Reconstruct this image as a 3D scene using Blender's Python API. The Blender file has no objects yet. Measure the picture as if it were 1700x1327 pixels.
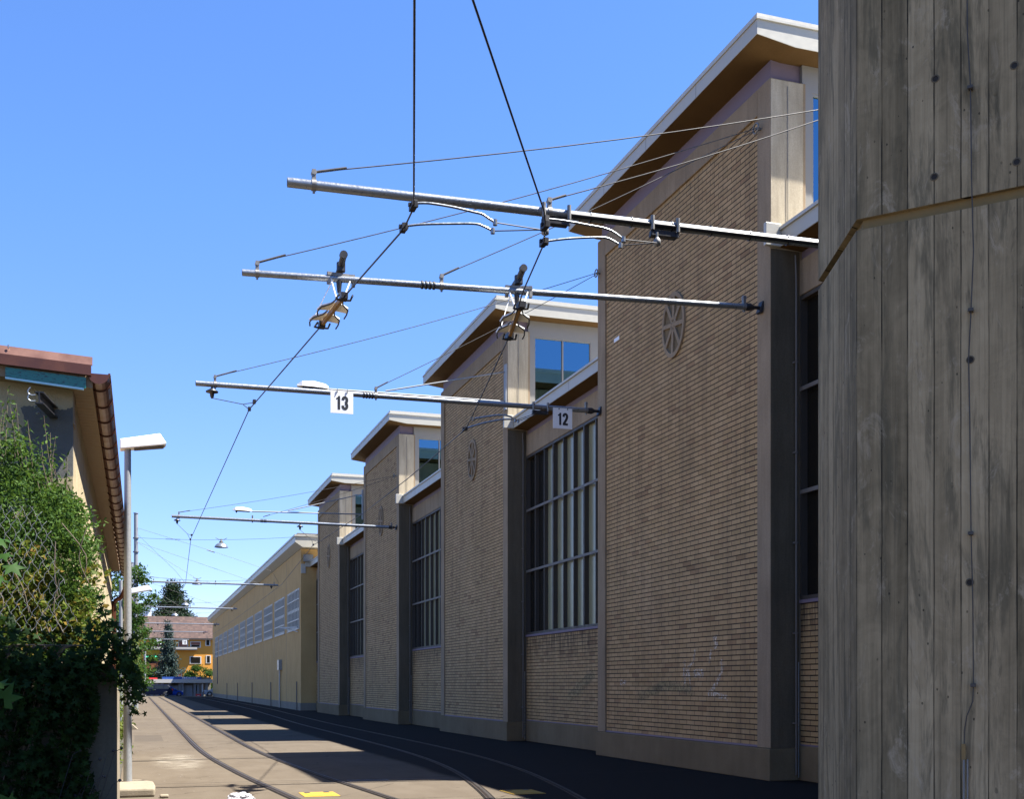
import bpy, bmesh, math, random
import numpy as np
from mathutils import Vector, Matrix, noise as mnoise
random.seed(7); rng = np.random.default_rng(11)
S = bpy.context.scene; COL = S.collection
R = math.radians

# ---------------------------------------------------------------- camera
CAMH = 1.7; FPX = 1900.0; CX = 850.0; HY = 1138.0        # eye height (m); photo focal length, centre and horizon in px
YAW = math.atan((CX-227.0)/FPX); SN, CS = math.sin(YAW), math.cos(YAW)
cam = bpy.data.cameras.new('camera'); cam_o = bpy.data.objects.new('camera', cam); COL.objects.link(cam_o)
cam_o.location = (0, 0, CAMH); cam_o.rotation_euler = (R(90), 0, -YAW)
cam.sensor_width = 36; cam.lens = 36*FPX/1700; cam.shift_y = (HY-664.0)/1700
cam.clip_start = 0.1; cam.clip_end = 3000
S.camera = cam_o
S.render.resolution_x, S.render.resolution_y = 1024, 800

# ---------------------------------------------------------------- sky and sun
SUN = Vector((0.535, -0.195, 1.0)).normalized()
elev = math.asin(SUN.z); azi = math.atan2(SUN.x, SUN.y)
wd = bpy.data.worlds.new('World'); S.world = wd; wd.use_nodes = True
wn = wd.node_tree.nodes; wl = wd.node_tree.links
bg = wn['Background']; sky = wn.new('ShaderNodeTexSky'); sky.sky_type = 'NISHITA'
sky.sun_disc = False; sky.sun_elevation = elev; sky.sun_rotation = azi
sky.altitude = 300; sky.air_density = 1.0; sky.dust_density = 0.05; sky.ozone_density = 3.2
tint = wn.new('ShaderNodeMix'); tint.data_type = 'RGBA'; tint.blend_type = 'MULTIPLY'; tint.inputs[0].default_value = 1.0; tint.inputs[7].default_value = (.75, 1.0, 1.40, 1)
tc = wn.new('ShaderNodeTexCoord'); sx = wn.new('ShaderNodeSeparateXYZ'); wl.new(tc.outputs['Generated'], sx.inputs[0])
mr = wn.new('ShaderNodeMapRange'); wl.new(sx.outputs[2], mr.inputs[0]); mr.inputs[1].default_value = .0; mr.inputs[2].default_value = .38
tr = wn.new('ShaderNodeValToRGB'); wl.new(mr.outputs[0], tr.inputs[0]); tr.color_ramp.elements[0].color = (.80, .80, 1.12, 1); tr.color_ramp.elements[1].color = (.75, 1.0, 1.40, 1); wl.new(tr.outputs[0], tint.inputs[7])
wl.new(sky.outputs[0], tint.inputs[6]); wl.new(tint.outputs[2], bg.inputs[0]); bg.inputs[1].default_value = 0.052
sl = bpy.data.lights.new('sun', 'SUN'); sl.energy = 5.0; sl.angle = R(0.5); sl.color = (1, .955, .88)
so = bpy.data.objects.new('sun', sl); COL.objects.link(so); so.rotation_euler = SUN.to_track_quat('Z', 'Y').to_euler()
S.view_settings.view_transform = 'Standard'; S.view_settings.look = 'None'
S.view_settings.exposure = 2.0; S.view_settings.gamma = 1
try:
    S.cycles.max_bounces = 6; S.cycles.diffuse_bounces = 3
except Exception: pass

# ---------------------------------------------------------------- measuring helpers (photo px -> world metres)
def ray(x, y):
    k = (x-CX)/FPX; return Vector((SN+CS*k, CS-SN*k, (HY-y)/FPX))
def onX(x, y, X):
    r = ray(x, y); return Vector((0, 0, CAMH))+r*(X/r.x)
def onY(x, y, Y):
    r = ray(x, y); return Vector((0, 0, CAMH))+r*(Y/r.y)
def onZ(x, y, Z):
    r = ray(x, y); return Vector((0, 0, CAMH))+r*((Z-CAMH)/r.z)
def att(x, y, t): return Vector((0, 0, CAMH))+ray(x, y)*t

# ---------------------------------------------------------------- object helpers
def tag(o, label=None, cat=None, group=None, kind=None):
    if label: o['label'] = label
    if cat: o['category'] = cat
    if group: o['group'] = group
    if kind: o['kind'] = kind
    return o
def thing(name, loc, label, cat, group=None):
    o = bpy.data.objects.new(name, None); COL.objects.link(o); o.location = loc; o.empty_display_size = .3
    return tag(o, label, cat, group)
class MB:
    def __init__(s): s.v = []; s.f = []; s.uv = None; s.smooth = []
    def add(s, vs, fs, sm=False):
        b = len(s.v); s.v += [tuple(v) for v in vs]
        for f in fs: s.f.append(tuple(b+i for i in f)); s.smooth.append(sm)
    def box(s, a, b):
        x0, x1 = sorted((a[0], b[0])); y0, y1 = sorted((a[1], b[1])); z0, z1 = sorted((a[2], b[2]))
        s.add([(x0,y0,z0),(x1,y0,z0),(x1,y1,z0),(x0,y1,z0),(x0,y0,z1),(x1,y0,z1),(x1,y1,z1),(x0,y1,z1)],
              [(0,3,2,1),(4,5,6,7),(0,1,5,4),(1,2,6,5),(2,3,7,6),(3,0,4,7)]); return s
    def bar(s, p, q, w, d, up=(0,0,1)):
        p, q = Vector(p), Vector(q); a = (q-p).normalized(); u = Vector(up)
        if abs(a.dot(u)) > .98: u = Vector((1,0,0))
        n = a.cross(u).normalized(); m = n.cross(a).normalized()
        vs = [c+n*(sx*w/2)+m*(sz*d/2) for c in (p, q) for sx, sz in ((-1,-1),(1,-1),(1,1),(-1,1))]
        s.add(vs, [(3,2,1,0),(4,5,6,7),(0,1,5,4),(1,2,6,5),(2,3,7,6),(3,0,4,7)]); return s
    def tube(s, pts, r, n=8, cap=True, sm=True):
        pts = [Vector(p) for p in pts]; rs = r if isinstance(r, (list, tuple)) else [r]*len(pts)
        rings = []; prev = None
        for i, p in enumerate(pts):
            a = (pts[min(i+1, len(pts)-1)]-pts[max(i-1, 0)])
            a = a.normalized() if a.length > 1e-9 else Vector((0,0,1))
            if prev is None:
                u = Vector((0,0,1)) if abs(a.z) < .9 else Vector((1,0,0)); nn = a.cross(u).normalized()
            else:
                nn = (prev-a*prev.dot(a)).normalized()
            prev = nn; mm = a.cross(nn)
            rings.append([p+(nn*math.cos(2*math.pi*k/n)+mm*math.sin(2*math.pi*k/n))*rs[i] for k in range(n)])
        vs = [v for rg in rings for v in rg]
        fs = [(i*n+k, i*n+(k+1)%n, (i+1)*n+(k+1)%n, (i+1)*n+k) for i in range(len(pts)-1) for k in range(n)]
        s.add(vs, fs, sm)
        if cap:
            s.add(rings[0], [tuple(reversed(range(n)))]); s.add(rings[-1], [tuple(range(n))])
        return s
    def lathe(s, c, prof, n=20, axis='Z'):
        c = Vector(c); vs = []
        for r, z in prof:
            for k in range(n):
                a = 2*math.pi*k/n
                if axis == 'Z': vs.append(c+Vector((r*math.cos(a), r*math.sin(a), z)))
                elif axis == 'Y': vs.append(c+Vector((r*math.cos(a), z, r*math.sin(a))))
                else: vs.append(c+Vector((z, r*math.cos(a), r*math.sin(a))))
        m = len(prof)
        s.add(vs, [(i*n+k, i*n+(k+1)%n, (i+1)*n+(k+1)%n, (i+1)*n+k) for i in range(m-1) for k in range(n)], True); return s
    def prism(s, poly, d):          # poly: list of 3D points (planar), extruded by vector d
        n = len(poly); P = [Vector(p) for p in poly]; Q = [p+Vector(d) for p in P]
        s.add(P+Q, [tuple(reversed(range(n))), tuple(range(n, 2*n))]+[(i, (i+1)%n, n+(i+1)%n, n+i) for i in range(n)]); return s
    def build(s, name, mat, parent=None, bevel=0, label=None, org=None):
        me = bpy.data.meshes.new(name)
        o3 = Vector((0,0,0))
        if parent is not None: o3 = Vector(WORLD(parent))
        elif org is not None: o3 = Vector(org)
        me.from_pydata([tuple(Vector(v)-o3) for v in s.v], [], s.f)
        me.materials.append(mat)
        if any(s.smooth): me.polygons.foreach_set('use_smooth', s.smooth)
        bm = bmesh.new(); bm.from_mesh(me); bmesh.ops.recalc_face_normals(bm, faces=bm.faces); bm.to_mesh(me); bm.free()
        me.update(); o = bpy.data.objects.new(name, me); COL.objects.link(o)
        if parent is not None: o.parent = parent
        elif org is not None: o.location = org
        if bevel:
            b = o.modifiers.new('bevel', 'BEVEL'); b.width = bevel; b.segments = 2; b.limit_method = 'ANGLE'; b.angle_limit = R(40)
        if label: o['label'] = label
        return o
def WORLD(o):
    v = Vector((0,0,0))
    while o is not None: v += Vector(o.location); o = o.parent
    return v
def smooth_path(pts, n=6):
    P = [Vector(p) for p in pts]; out = []
    for i in range(len(P)-1):
        p0 = P[max(i-1,0)]; p1 = P[i]; p2 = P[i+1]; p3 = P[min(i+2,len(P)-1)]
        for k in range(n):
            t = k/n
            out.append(0.5*((2*p1)+(-p0+p2)*t+(2*p0-5*p1+4*p2-p3)*t*t+(-p0+3*p1-3*p2+p3)*t**3))
    out.append(P[-1]); return out
def copy_tree(o, parent=None):
    c = o.copy(); COL.objects.link(c); c.parent = parent
    for ch in [x for x in COL.objects if x.parent is o]: copy_tree(ch, c)
    return c

# ---------------------------------------------------------------- materials
def newmat(name, rough=.6, metal=0, col=(.5,.5,.5), spec=.5):
    m = bpy.data.materials.new(name); m.use_nodes = True; n = m.node_tree.nodes; b = n['Principled BSDF']
    b.inputs['Base Color'].default_value = (*col, 1); b.inputs['Roughness'].default_value = rough
    b.inputs['Metallic'].default_value = metal; b.inputs['Specular IOR Level'].default_value = spec
    return m, m.node_tree, b
class G:
    """tiny node-graph helper"""
    def __init__(s, nt): s.nt = nt; s.n = nt.nodes; s.l = nt.links
    def coord(s, kind='Object'):
        return s.n.new('ShaderNodeTexCoord').outputs[kind]
    def pos(s): return s.n.new('ShaderNodeNewGeometry').outputs['Position']
    def link(s, a, b): s.l.new(a, b)
    def put(s, sock, v):
        if hasattr(v, 'is_linked'): s.l.new(v, sock)
        elif isinstance(v, (tuple, list)) and len(v) == 3 and sock.type == 'RGBA': sock.default_value = (*v, 1)
        else: sock.default_value = v
    def math(s, op, a, b=0.0, c=0.0, clamp=False):
        n = s.n.new('ShaderNodeMath'); n.operation = op; n.use_clamp = clamp
        s.put(n.inputs[0], a); s.put(n.inputs[1], b); s.put(n.inputs[2], c); return n.outputs[0]
    def sep(s, v):
        n = s.n.new('ShaderNodeSeparateXYZ'); s.put(n.inputs[0], v); return n.outputs
    def comb(s, x, y, z):
        n = s.n.new('ShaderNodeCombineXYZ'); s.put(n.inputs[0], x); s.put(n.inputs[1], y); s.put(n.inputs[2], z); return n.outputs[0]
    def scale(s, v, sc):
        n = s.n.new('ShaderNodeVectorMath'); n.operation = 'MULTIPLY'; s.put(n.inputs[0], v); n.inputs[1].default_value = sc; return n.outputs[0]
    def noise(s, v, sc, det=4, rough=.55, dist=0):
        n = s.n.new('ShaderNodeTexNoise'); s.put(n.inputs['Vector'], v); n.inputs['Scale'].default_value = sc
        n.inputs['Detail'].default_value = det; n.inputs['Roughness'].default_value = rough; n.inputs['Distortion'].default_value = dist
        return n.outputs['Fac']
    def white(s, v):
        n = s.n.new('ShaderNodeTexWhiteNoise'); n.noise_dimensions = '3D'; s.put(n.inputs['Vector'], v); return n.outputs['Value']
    def voro(s, v, sc, feat='F1', out='Distance'):
        n = s.n.new('ShaderNodeTexVoronoi'); n.feature = feat; s.put(n.inputs['Vector'], v); n.inputs['Scale'].default_value = sc; return n.outputs[out]
    def ramp(s, f, stops):
        n = s.n.new('ShaderNodeValToRGB'); s.put(n.inputs[0], f); e = n.color_ramp.elements
        while len(e) < len(stops): e.new(.5)
        for i, (p, c) in enumerate(stops): e[i].position = p; e[i].color = (*c, 1) if len(c) == 3 else c
        return n.outputs[0]
    def rmp(s, f, a, b, c=0., d=1.):
        n = s.n.new('ShaderNodeMapRange'); s.put(n.inputs[0], f); n.inputs[1].default_value = a; n.inputs[2].default_value = b
        n.inputs[3].default_value = c; n.inputs[4].default_value = d; return n.outputs[0]
    def mix(s, f, a, b, mode='MIX'):
        n = s.n.new('ShaderNodeMix'); n.data_type = 'RGBA'; n.blend_type = mode
        s.put(n.inputs[0], f); s.put(n.inputs[6], a); s.put(n.inputs[7], b); return n.outputs[2]
    def bump(s, h, b, st=.3, dist=.01):
        n = s.n.new('ShaderNodeBump'); n.inputs['Strength'].default_value = st; n.inputs['Distance'].default_value = dist
        s.put(n.inputs['Height'], h); s.l.new(n.outputs[0], b.inputs['Normal'])

def concrete(name, c1, c2, streak=.5, bump=.35, rough=.85, sc=1.0):
    m, nt, b = newmat(name, rough, spec=.15); g = G(nt); p = g.pos()
    big = g.noise(p, .7*sc, 5, .6); st = g.noise(g.scale(p, (3, 3, .35)), 1.6*sc, 4, .65); fine = g.noise(p, 38, 5, .7)
    f = g.math('ADD', g.math('MULTIPLY', big, 1-streak), g.math('MULTIPLY', st, streak))
    c = g.ramp(f, [(.30, c1), (.66, c2)])
    c = g.mix(g.rmp(fine, .35, .75, 0, .35), c, (c1[0]*.6, c1[1]*.6, c1[2]*.6))
    g.put(b.inputs['Base Color'], c); g.bump(g.math('ADD', fine, g.math('MULTIPLY', st, .6)), b, bump, .01)
    return m
def plain(name, col, rough=.5, metal=0, var=.12, sc=6, spec=.5, bump=0):
    m, nt, b = newmat(name, rough, metal, col, spec); g = G(nt)
    f = g.noise(g.pos(), sc, 4, .6)
    g.put(b.inputs['Base Color'], g.mix(f, tuple(x*(1-var) for x in col), tuple(min(1, x*(1+var)) for x in col)))
    if rough > .15: g.put(b.inputs['Roughness'], g.rmp(f, .3, .7, max(.05, rough-.1), min(1, rough+.1)))
    if bump: g.bump(g.noise(g.pos(), sc*8, 4, .6), b, bump, .005)
    return m

M = {}
M['frame'] = concrete('facade_concrete', (.21,.155,.098), (.36,.272,.178), .45)
M['pier'] = concrete('sunlit_pier_concrete', (.28,.235,.165), (.52,.45,.335), .7)  # paler copy, sunlight on the upper cheek put into the colour
M['shade_grime'] = concrete('shade_grime_concrete', (.085,.070,.045), (.15,.12,.08), .6)  # darker copy, shade on the lower cheek painted in; also grime on hole rims
M['slab'] = concrete('shade_toned_slab_concrete', (.07,.065,.045), (.12,.11,.08), .6)  # boundary concrete darkened, the shade on the slab is in its colour
M['plinth'] = concrete('plinth_concrete', (.135,.10,.057), (.21,.158,.092), .3)
M['boundary'] = concrete('boundary_concrete', (.16,.135,.10), (.27,.23,.17), .5)
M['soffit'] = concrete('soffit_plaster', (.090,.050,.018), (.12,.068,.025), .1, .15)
M['violet'] = plain('violet_paint', (.17,.130,.165), .7)
M['fascia'] = plain('fascia_sheet', (.42,.40,.335), .45, 0, .06)
M['cap'] = plain('cap_sheet', (.44,.42,.36), .4, 0, .06)
M['panel'] = plain('panel_grey', (.23,.22,.20), .5, 0, .05)
M['steel_dark'] = plain('window_steel', (.050,.040,.030), .6, 0)
M['steel_light'] = plain('window_rail_steel', (.13,.115,.10), .6, 0)
M['galv'] = plain('galvanised_steel', (.26,.28,.30), .34, .7, .18, 30)
M['galv_pale'] = plain('galvanised_post', (.24,.25,.26), .55, .35, .25, 45)
M['castings'] = plain('cast_fittings', (.20,.195,.185), .5, .5, .3, 20)
M['black'] = plain('black_rubber', (.015,.015,.018), .45)
M['blackwire'] = plain('copper_wire_dark', (.018,.017,.02), .45, .3)
M['wire'] = plain('steel_rope', (.075,.072,.07), .5, .4)
M['white_paint'] = plain('white_enamel', (.80,.80,.78), .35, 0, .03)
M['white_plain'] = plain('white_plastic', (.78,.78,.76), .4, 0, .03)
M['orange_bar'] = plain('insulator_bar', (.24,.14,.045), .5)
M['copper'] = plain('copper_sheet', (.125,.046,.028), .36, .55, .22, 5)
M['copper_flash'] = plain('copper_flashing', (.14,.066,.048), .42, .35, .15, 5)
M['wood'] = plain('wood_boards', (.20,.135,.075), .7, 0, .25, 9)
M['yellow_paint'] = plain('yellow_paint', (.34,.20,.012), .7, 0, .45, 16)
M['rubber'] = plain('tyre_rubber', (.02,.02,.02), .8)
M['rim'] = plain('wheel_rim', (.55,.56,.58), .3, .8)
M['carglass'] = plain('car_glass', (.010,.013,.016), .08, 0, 0, spec=.3)
M['red_lamp'] = plain('red_lens', (.55,.02,.02), .2)
M['red_box'] = plain('red_plastic', (.62,.03,.03), .4)
M['headlamp'] = plain('headlamp_glass', (.75,.78,.8), .15)
M['bark'] = plain('bark', (.10,.075,.05), .9, 0, .35, 12, bump=.5)
M['bag'] = plain('white_film', (.40,.40,.42), .35)
M['dark_in'] = plain('dark_interior', (.02,.02,.022), .9)

def brick_mat(name, wear=False, y_off=0.0):
    m, nt, b = newmat(name, .82, spec=.2); g = G(nt); x, y, z = g.sep(g.pos())
    H = .098; L = .337
    row = g.math('FLOOR', g.math('DIVIDE', z, H)); fz = g.math('FRACT', g.math('DIVIDE', z, H))
    sh = g.math('MULTIPLY', g.math('MODULO', row, 2.0), .5)
    u = g.math('ADD', g.math('DIVIDE', g.math('ADD', y, y_off), L), sh); cell = g.math('FLOOR', u); fu = g.math('FRACT', u)
    rnd = g.white(g.comb(row, cell, 1.7)); rnd2 = g.white(g.comb(cell, row, 9.1))
    c = g.ramp(rnd, [(0, (.38,.25,.115)), (.3, (.44,.288,.138)), (.75, (.50,.33,.162)), (.92, (.43,.27,.128)), (.975, (.34,.205,.10)), (1, (.25,.145,.07))])
    p = g.pos(); big = g.noise(p, .45, 4, .6); fine = g.noise(p, 60, 4, .7)
    c = g.mix(g.rmp(big, .3, .7, 0, .35), c, (.33,.225,.10))
    soot = g.noise(g.comb(g.math('MULTIPLY', y, 2.4), g.math('MULTIPLY', z, .22), 4.0), 1.2, 5, .7); c = g.mix(g.rmp(soot, .48, .70, 0, .5), c, (.16,.11,.06))
    pale = g.noise(g.comb(y, g.math('MULTIPLY', z, .7), 9.0), .55, 5, .7); c = g.mix(g.rmp(pale, .56, .72, 0, .35), c, (.52,.36,.20))
    c = g.mix(g.rmp(fine, .4, .8, 0, .3), c, (.20,.125,.06))
    if wear:
        st = g.noise(g.comb(g.math('MULTIPLY', y, 5.0), g.math('MULTIPLY', z, .5), 0.0), 1.3, 4, .7)
        top = g.rmp(z, 2.3, 3.0, 0, 1)
        c = g.mix(g.math('MULTIPLY', g.rmp(st, .43, .60), g.math('MULTIPLY', top, .85)), c, (.045,.033,.022))
    bed = g.math('LESS_THAN', g.math('ABSOLUTE', g.math('SUBTRACT', fz, .5)), .40)      # 1 on the brick face
    head = g.math('LESS_THAN', g.math('ABSOLUTE', g.math('SUBTRACT', fu, .5)), .482)
    inb = g.math('MULTIPLY', bed, head)
    mort = g.mix(bed, (.030,.018,.012), (.075,.052,.036))  # mortar tone, bed joints painted darker for the shadow in their recess
    g.put(b.inputs['Base Color'], g.mix(inb, mort, c))
    hh = g.math('ADD', inb, g.math('MULTIPLY', fine, .12)); g.bump(hh, b, .8, .012)
    return m
M['brick'] = brick_mat('clinker_brick'); M['brick_worn'] = brick_mat('clinker_brick_stained', True, .1)

# board-marked concrete of the tower: u runs along the perimeter, v is the height
def board_mat():
    m, nt, b = newmat('board_marked_concrete', .9, spec=.15); g = G(nt); uv = g.coord('UV'); u, v, _ = g.sep(uv)
    W = .1508
    k = g.math('DIVIDE', u, W); cell = g.math('FLOOR', k); fr = g.math('FRACT', k)
    rnd = g.white(g.comb(cell, 0.0, 3.3))
    p = g.comb(u, v, 0.0)
    big = g.noise(g.scale(p, (1, .55, 1)), 1.3, 5, .65); st = g.noise(g.scale(p, (14, .45, 1)), 1.1, 5, .7)
    vst = g.noise(g.scale(p, (55, .5, 1)), 1.0, 3, .6); fine = g.noise(p, 70, 4, .7); blot = g.noise(p, 4.2, 5, .7, .8)
    f = g.math('ADD', g.math('MULTIPLY', big, .30), g.math('ADD', g.math('MULTIPLY', st, .34), g.math('ADD', g.math('MULTIPLY', rnd, .16), g.math('MULTIPLY', blot, .22))))
    c = g.ramp(f, [(.36, (.13,.098,.053)), (.47, (.235,.176,.098)), (.56, (.33,.248,.140)), (.68, (.44,.335,.195))])
    c = g.mix(g.rmp(vst, .52, .72, 0, .42), c, (.085,.068,.042))
    dk = g.noise(g.scale(p, (5, .6, 1)), 1.7, 5, .7, .4)
    c = g.mix(g.rmp(dk, .51, .62, 0, .66), c, (.10,.083,.050))
    mk = g.noise(g.scale(p, (2.2, 1.1, 1)), 2.3, 6, .75, .9); c = g.mix(g.rmp(mk, .56, .66, 0, .5), c, (.42,.335,.225)); mk2 = g.noise(g.scale(p, (9, 1.3, 1)), 1.0, 5, .75, .6); c = g.mix(g.rmp(mk2, .60, .70, 0, .55), c, (.06,.05,.032))
    line = g.math('LESS_THAN', g.math('MINIMUM', fr, g.math('SUBTRACT', 1.0, fr)), .026)
    lb = g.noise(g.comb(g.math('MULTIPLY', cell, 3.1), g.math('MULTIPLY', v, 1.6), 0.0), 1.0, 3, .6)
    c = g.mix(g.math('MULTIPLY', line, g.rmp(lb, .36, .56, .2, 1.0)), c, (.025,.021,.014))
    vo = g.voro(g.scale(p, (1, .62, 1)), 17); vs = g.noise(p, 2.6, 2)
    hole = g.math('MULTIPLY', g.math('LESS_THAN', g.math('ADD', vo, g.math('MULTIPLY', blot, .05)), .112), g.rmp(vs, .47, .56))
    vo2 = g.voro(g.scale(p, (1.0, .5, 1)), 5.5)
    hole2 = g.math('MULTIPLY', g.math('LESS_THAN', g.math('ADD', vo2, g.math('MULTIPLY', fine, .06)), .115), g.rmp(blot, .50, .6))
    hh = g.math('MAXIMUM', hole, g.math('MULTIPLY', hole2, .55))
    c = g.mix(g.math('MULTIPLY', hh, .85), c, (.035,.028,.018))
    blk = g.noise(g.scale(p, (3.4, .28, 1)), 1.9, 6, .75, .5); c = g.mix(g.rmp(blk, .56, .70, 0, .62), c, (.075,.06,.036))
    g.put(b.inputs['Base Color'], c)
    rel = g.math('ADD', g.math('MULTIPLY', rnd, .5), g.math('ADD', g.math('MULTIPLY', line, -1.0), g.math('ADD', g.math('MULTIPLY', fine, .25), g.math('MULTIPLY', vst, .6))))
    g.bump(g.math('SUBTRACT', rel, g.math('MULTIPLY', hh, 1.2)), b, .5, .008)
    return m
M['board'] = board_mat()

def glass_mat(name, col, rough, spec=.5, coat=0):
    m, nt, b = newmat(name, rough, 0, col, spec); return m
M['pane'] = newmat('reflective_pane', .02, 1.0, (.11,.22,.29))[0]
M['frosted'] = None
def frosted():
    m, nt, b = newmat('frosted_pane', .22, 0, (.3,.33,.28), .6); g = G(nt); p = g.pos()
    f = g.noise(p, 90, 3, .6); big = g.noise(p, .9, 3, .5)
    g.put(b.inputs['Base Color'], g.mix(big, (.21,.20,.115), (.32,.30,.18)))
    g.bump(f, b, .25, .003); return m
M['frosted'] = frosted()
M['darkpane'] = glass_mat('dark_pane', (.014,.012,.009), .2, .15)

def ground_mat(name, paved):
    m, nt, b = newmat(name, .95, spec=.08); g = G(nt); p = g.pos(); x, y, z = g.sep(p)
    big = g.noise(p, .28, 5, .6); mid = g.noise(g.scale(p, (1, .35, 1)), 2.2, 5, .65); fine = g.noise(p, 55, 4, .75); spk = g.noise(p, 160, 2, .6)
    f = g.math('ADD', g.math('MULTIPLY', big, .5), g.math('MULTIPLY', mid, .5))
    if paved:
        c = g.ramp(f, [(.3, (.077,.061,.044)), (.5, (.095,.077,.057)), (.7, (.115,.095,.072))])
        c = g.mix(g.rmp(fine, .35, .75, 0, .35), c, (.05,.042,.033))
        # dark band along the depot, its shade painted into the paving colour
        shade_band = g.rmp(g.math('ADD', x, g.math('MULTIPLY', g.noise(p, .6, 2), .25)), 5.55, 5.75)
        c = g.mix(shade_band, c, g.mix(fine, (.010,.008,.007), (.018,.015,.012)))
        # slab joints
        for a, bb in ((6.62, 20.45),):
            fr = g.math('FRACT', g.math('DIVIDE', g.math('SUBTRACT', y, bb-6.62*10), a))
            j = g.math('LESS_THAN', g.math('MINIMUM', fr, g.math('SUBTRACT', 1.0, fr)), .0042)
            c = g.mix(g.math('MULTIPLY', j, g.rmp(mid, .3, .5, .35, .9)), c, (.03,.026,.022))
        # pale scuffed patch beside the left rail and bird-lime speckles
        dx = g.math('DIVIDE', g.math('SUBTRACT', x, .88), .62); dy = g.math('DIVIDE', g.math('SUBTRACT', y, 26.5), 3.2)
        d = g.math('ADD', g.math('POWER', dx, 2.0), g.math('POWER', dy, 2.0))
        sc = g.noise(g.scale(p, (1, 2.6, 1)), 2.4, 5, .7)
        c = g.mix(g.math('MULTIPLY', g.rmp(d, .25, 1.0, 1, 0), g.rmp(sc, .46, .56)), c, (.17,.15,.12))
        v = g.voro(p, 2.4); c = g.mix(g.math('MULTIPLY', g.math('LESS_THAN', v, .045), g.math('LESS_THAN', x, 1.3)), c, (.20,.19,.17))
        dc = g.n.new('ShaderNodeTexVoronoi'); dc.feature = 'DISTANCE_TO_EDGE'; dc.inputs['Scale'].default_value = .42
        wob = g.noise(p, 2.2, 4, .65); g.put(dc.inputs['Vector'], g.comb(g.math('ADD', x, g.math('MULTIPLY', wob, 1.1)), g.math('ADD', y, g.math('MULTIPLY', wob, 1.6)), 0.0))
        crk = g.math('MULTIPLY', g.math('LESS_THAN', dc.outputs['Distance'], .0045), g.rmp(g.noise(p, .9, 2), .45, .55)); c = g.mix(g.math('MULTIPLY', crk, .8), c, (.020,.016,.012))
        for rx in (1.555, 2.905):
            dd = g.math('ABSOLUTE', g.math('SUBTRACT', x, rx)); c = g.mix(g.math('MULTIPLY', g.math('MULTIPLY', g.rmp(dd, .05, .30, .55, 0), g.rmp(y, 30.0, 34.0)), g.rmp(mid, .3, .6)), c, (.035,.024,.016))
        grit = g.voro(p, 9.0); c = g.mix(g.math('MULTIPLY', g.math('LESS_THAN', grit, .06), g.rmp(big, .42, .5)), c, (.035,.03,.024))
        pt = g.math('MULTIPLY', g.math('LESS_THAN', g.math('ABSOLUTE', g.math('SUBTRACT', x, .35)), .42), g.math('LESS_THAN', g.math('ABSOLUTE', g.math('SUBTRACT', y, 38.0)), 2.2)); c = g.mix(g.math('MULTIPLY', pt, .6), c, (.060,.050,.040))
        oil = g.noise(g.scale(p, (1, .5, 1)), 1.1, 5, .7); c = g.mix(g.rmp(oil, .6, .74, 0, .35), c, (.04,.032,.024))
    else:
        c = g.ramp(f, [(.3, (.05,.048,.04)), (.7, (.08,.072,.06))])
    g.put(b.inputs['Base Color'], c); g.bump(g.math('ADD', fine, spk), b, .25, .006)
    return m
M['ground'] = ground_mat('far_ground', False); M['paving'] = ground_mat('yard_concrete', True)
M['rail'] = plain('rail_steel', (.022,.016,.012), .7, 0, .25, 8, spec=.1)
M['railhead'] = plain('rail_head_steel', (.036,.030,.025), .6, 0, .3, 8, spec=.15)
M['worn'] = plain('worn_running_line', (.045,.040,.036), .5, 0, .3, 5, spec=.1)
M['bitumen'] = plain('bitumen_seal', (.014,.012,.010), .8, 0, .4, 6, spec=.08)
M['cast_iron'] = plain('cast_iron_cover', (.07,.06,.05), .6, .4, .3, 20)

# ---------------------------------------------------------------- setting: ground
def sheet(name, x0, x1, y0, y1, z, mat):
    return tag(MB().box((x0, y0, z-.3), (x1, y1, z)).build(name, mat, org=((x0+x1)/2, (y0+y1)/2, z)), kind='structure')
sheet('ground', -900, 900, -300, 2400, -.01, M['ground'])
sheet('yard_pavement', -.28, 11.3, -12, 163.4, 0.0, M['paving'])
MB().box((-4, 163.42, -.2), (10.6, 164.0, .11)).build('kerb', M['boundary'], bevel=.02, org=(3,163.6,0))['kind'] = 'structure'

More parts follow.
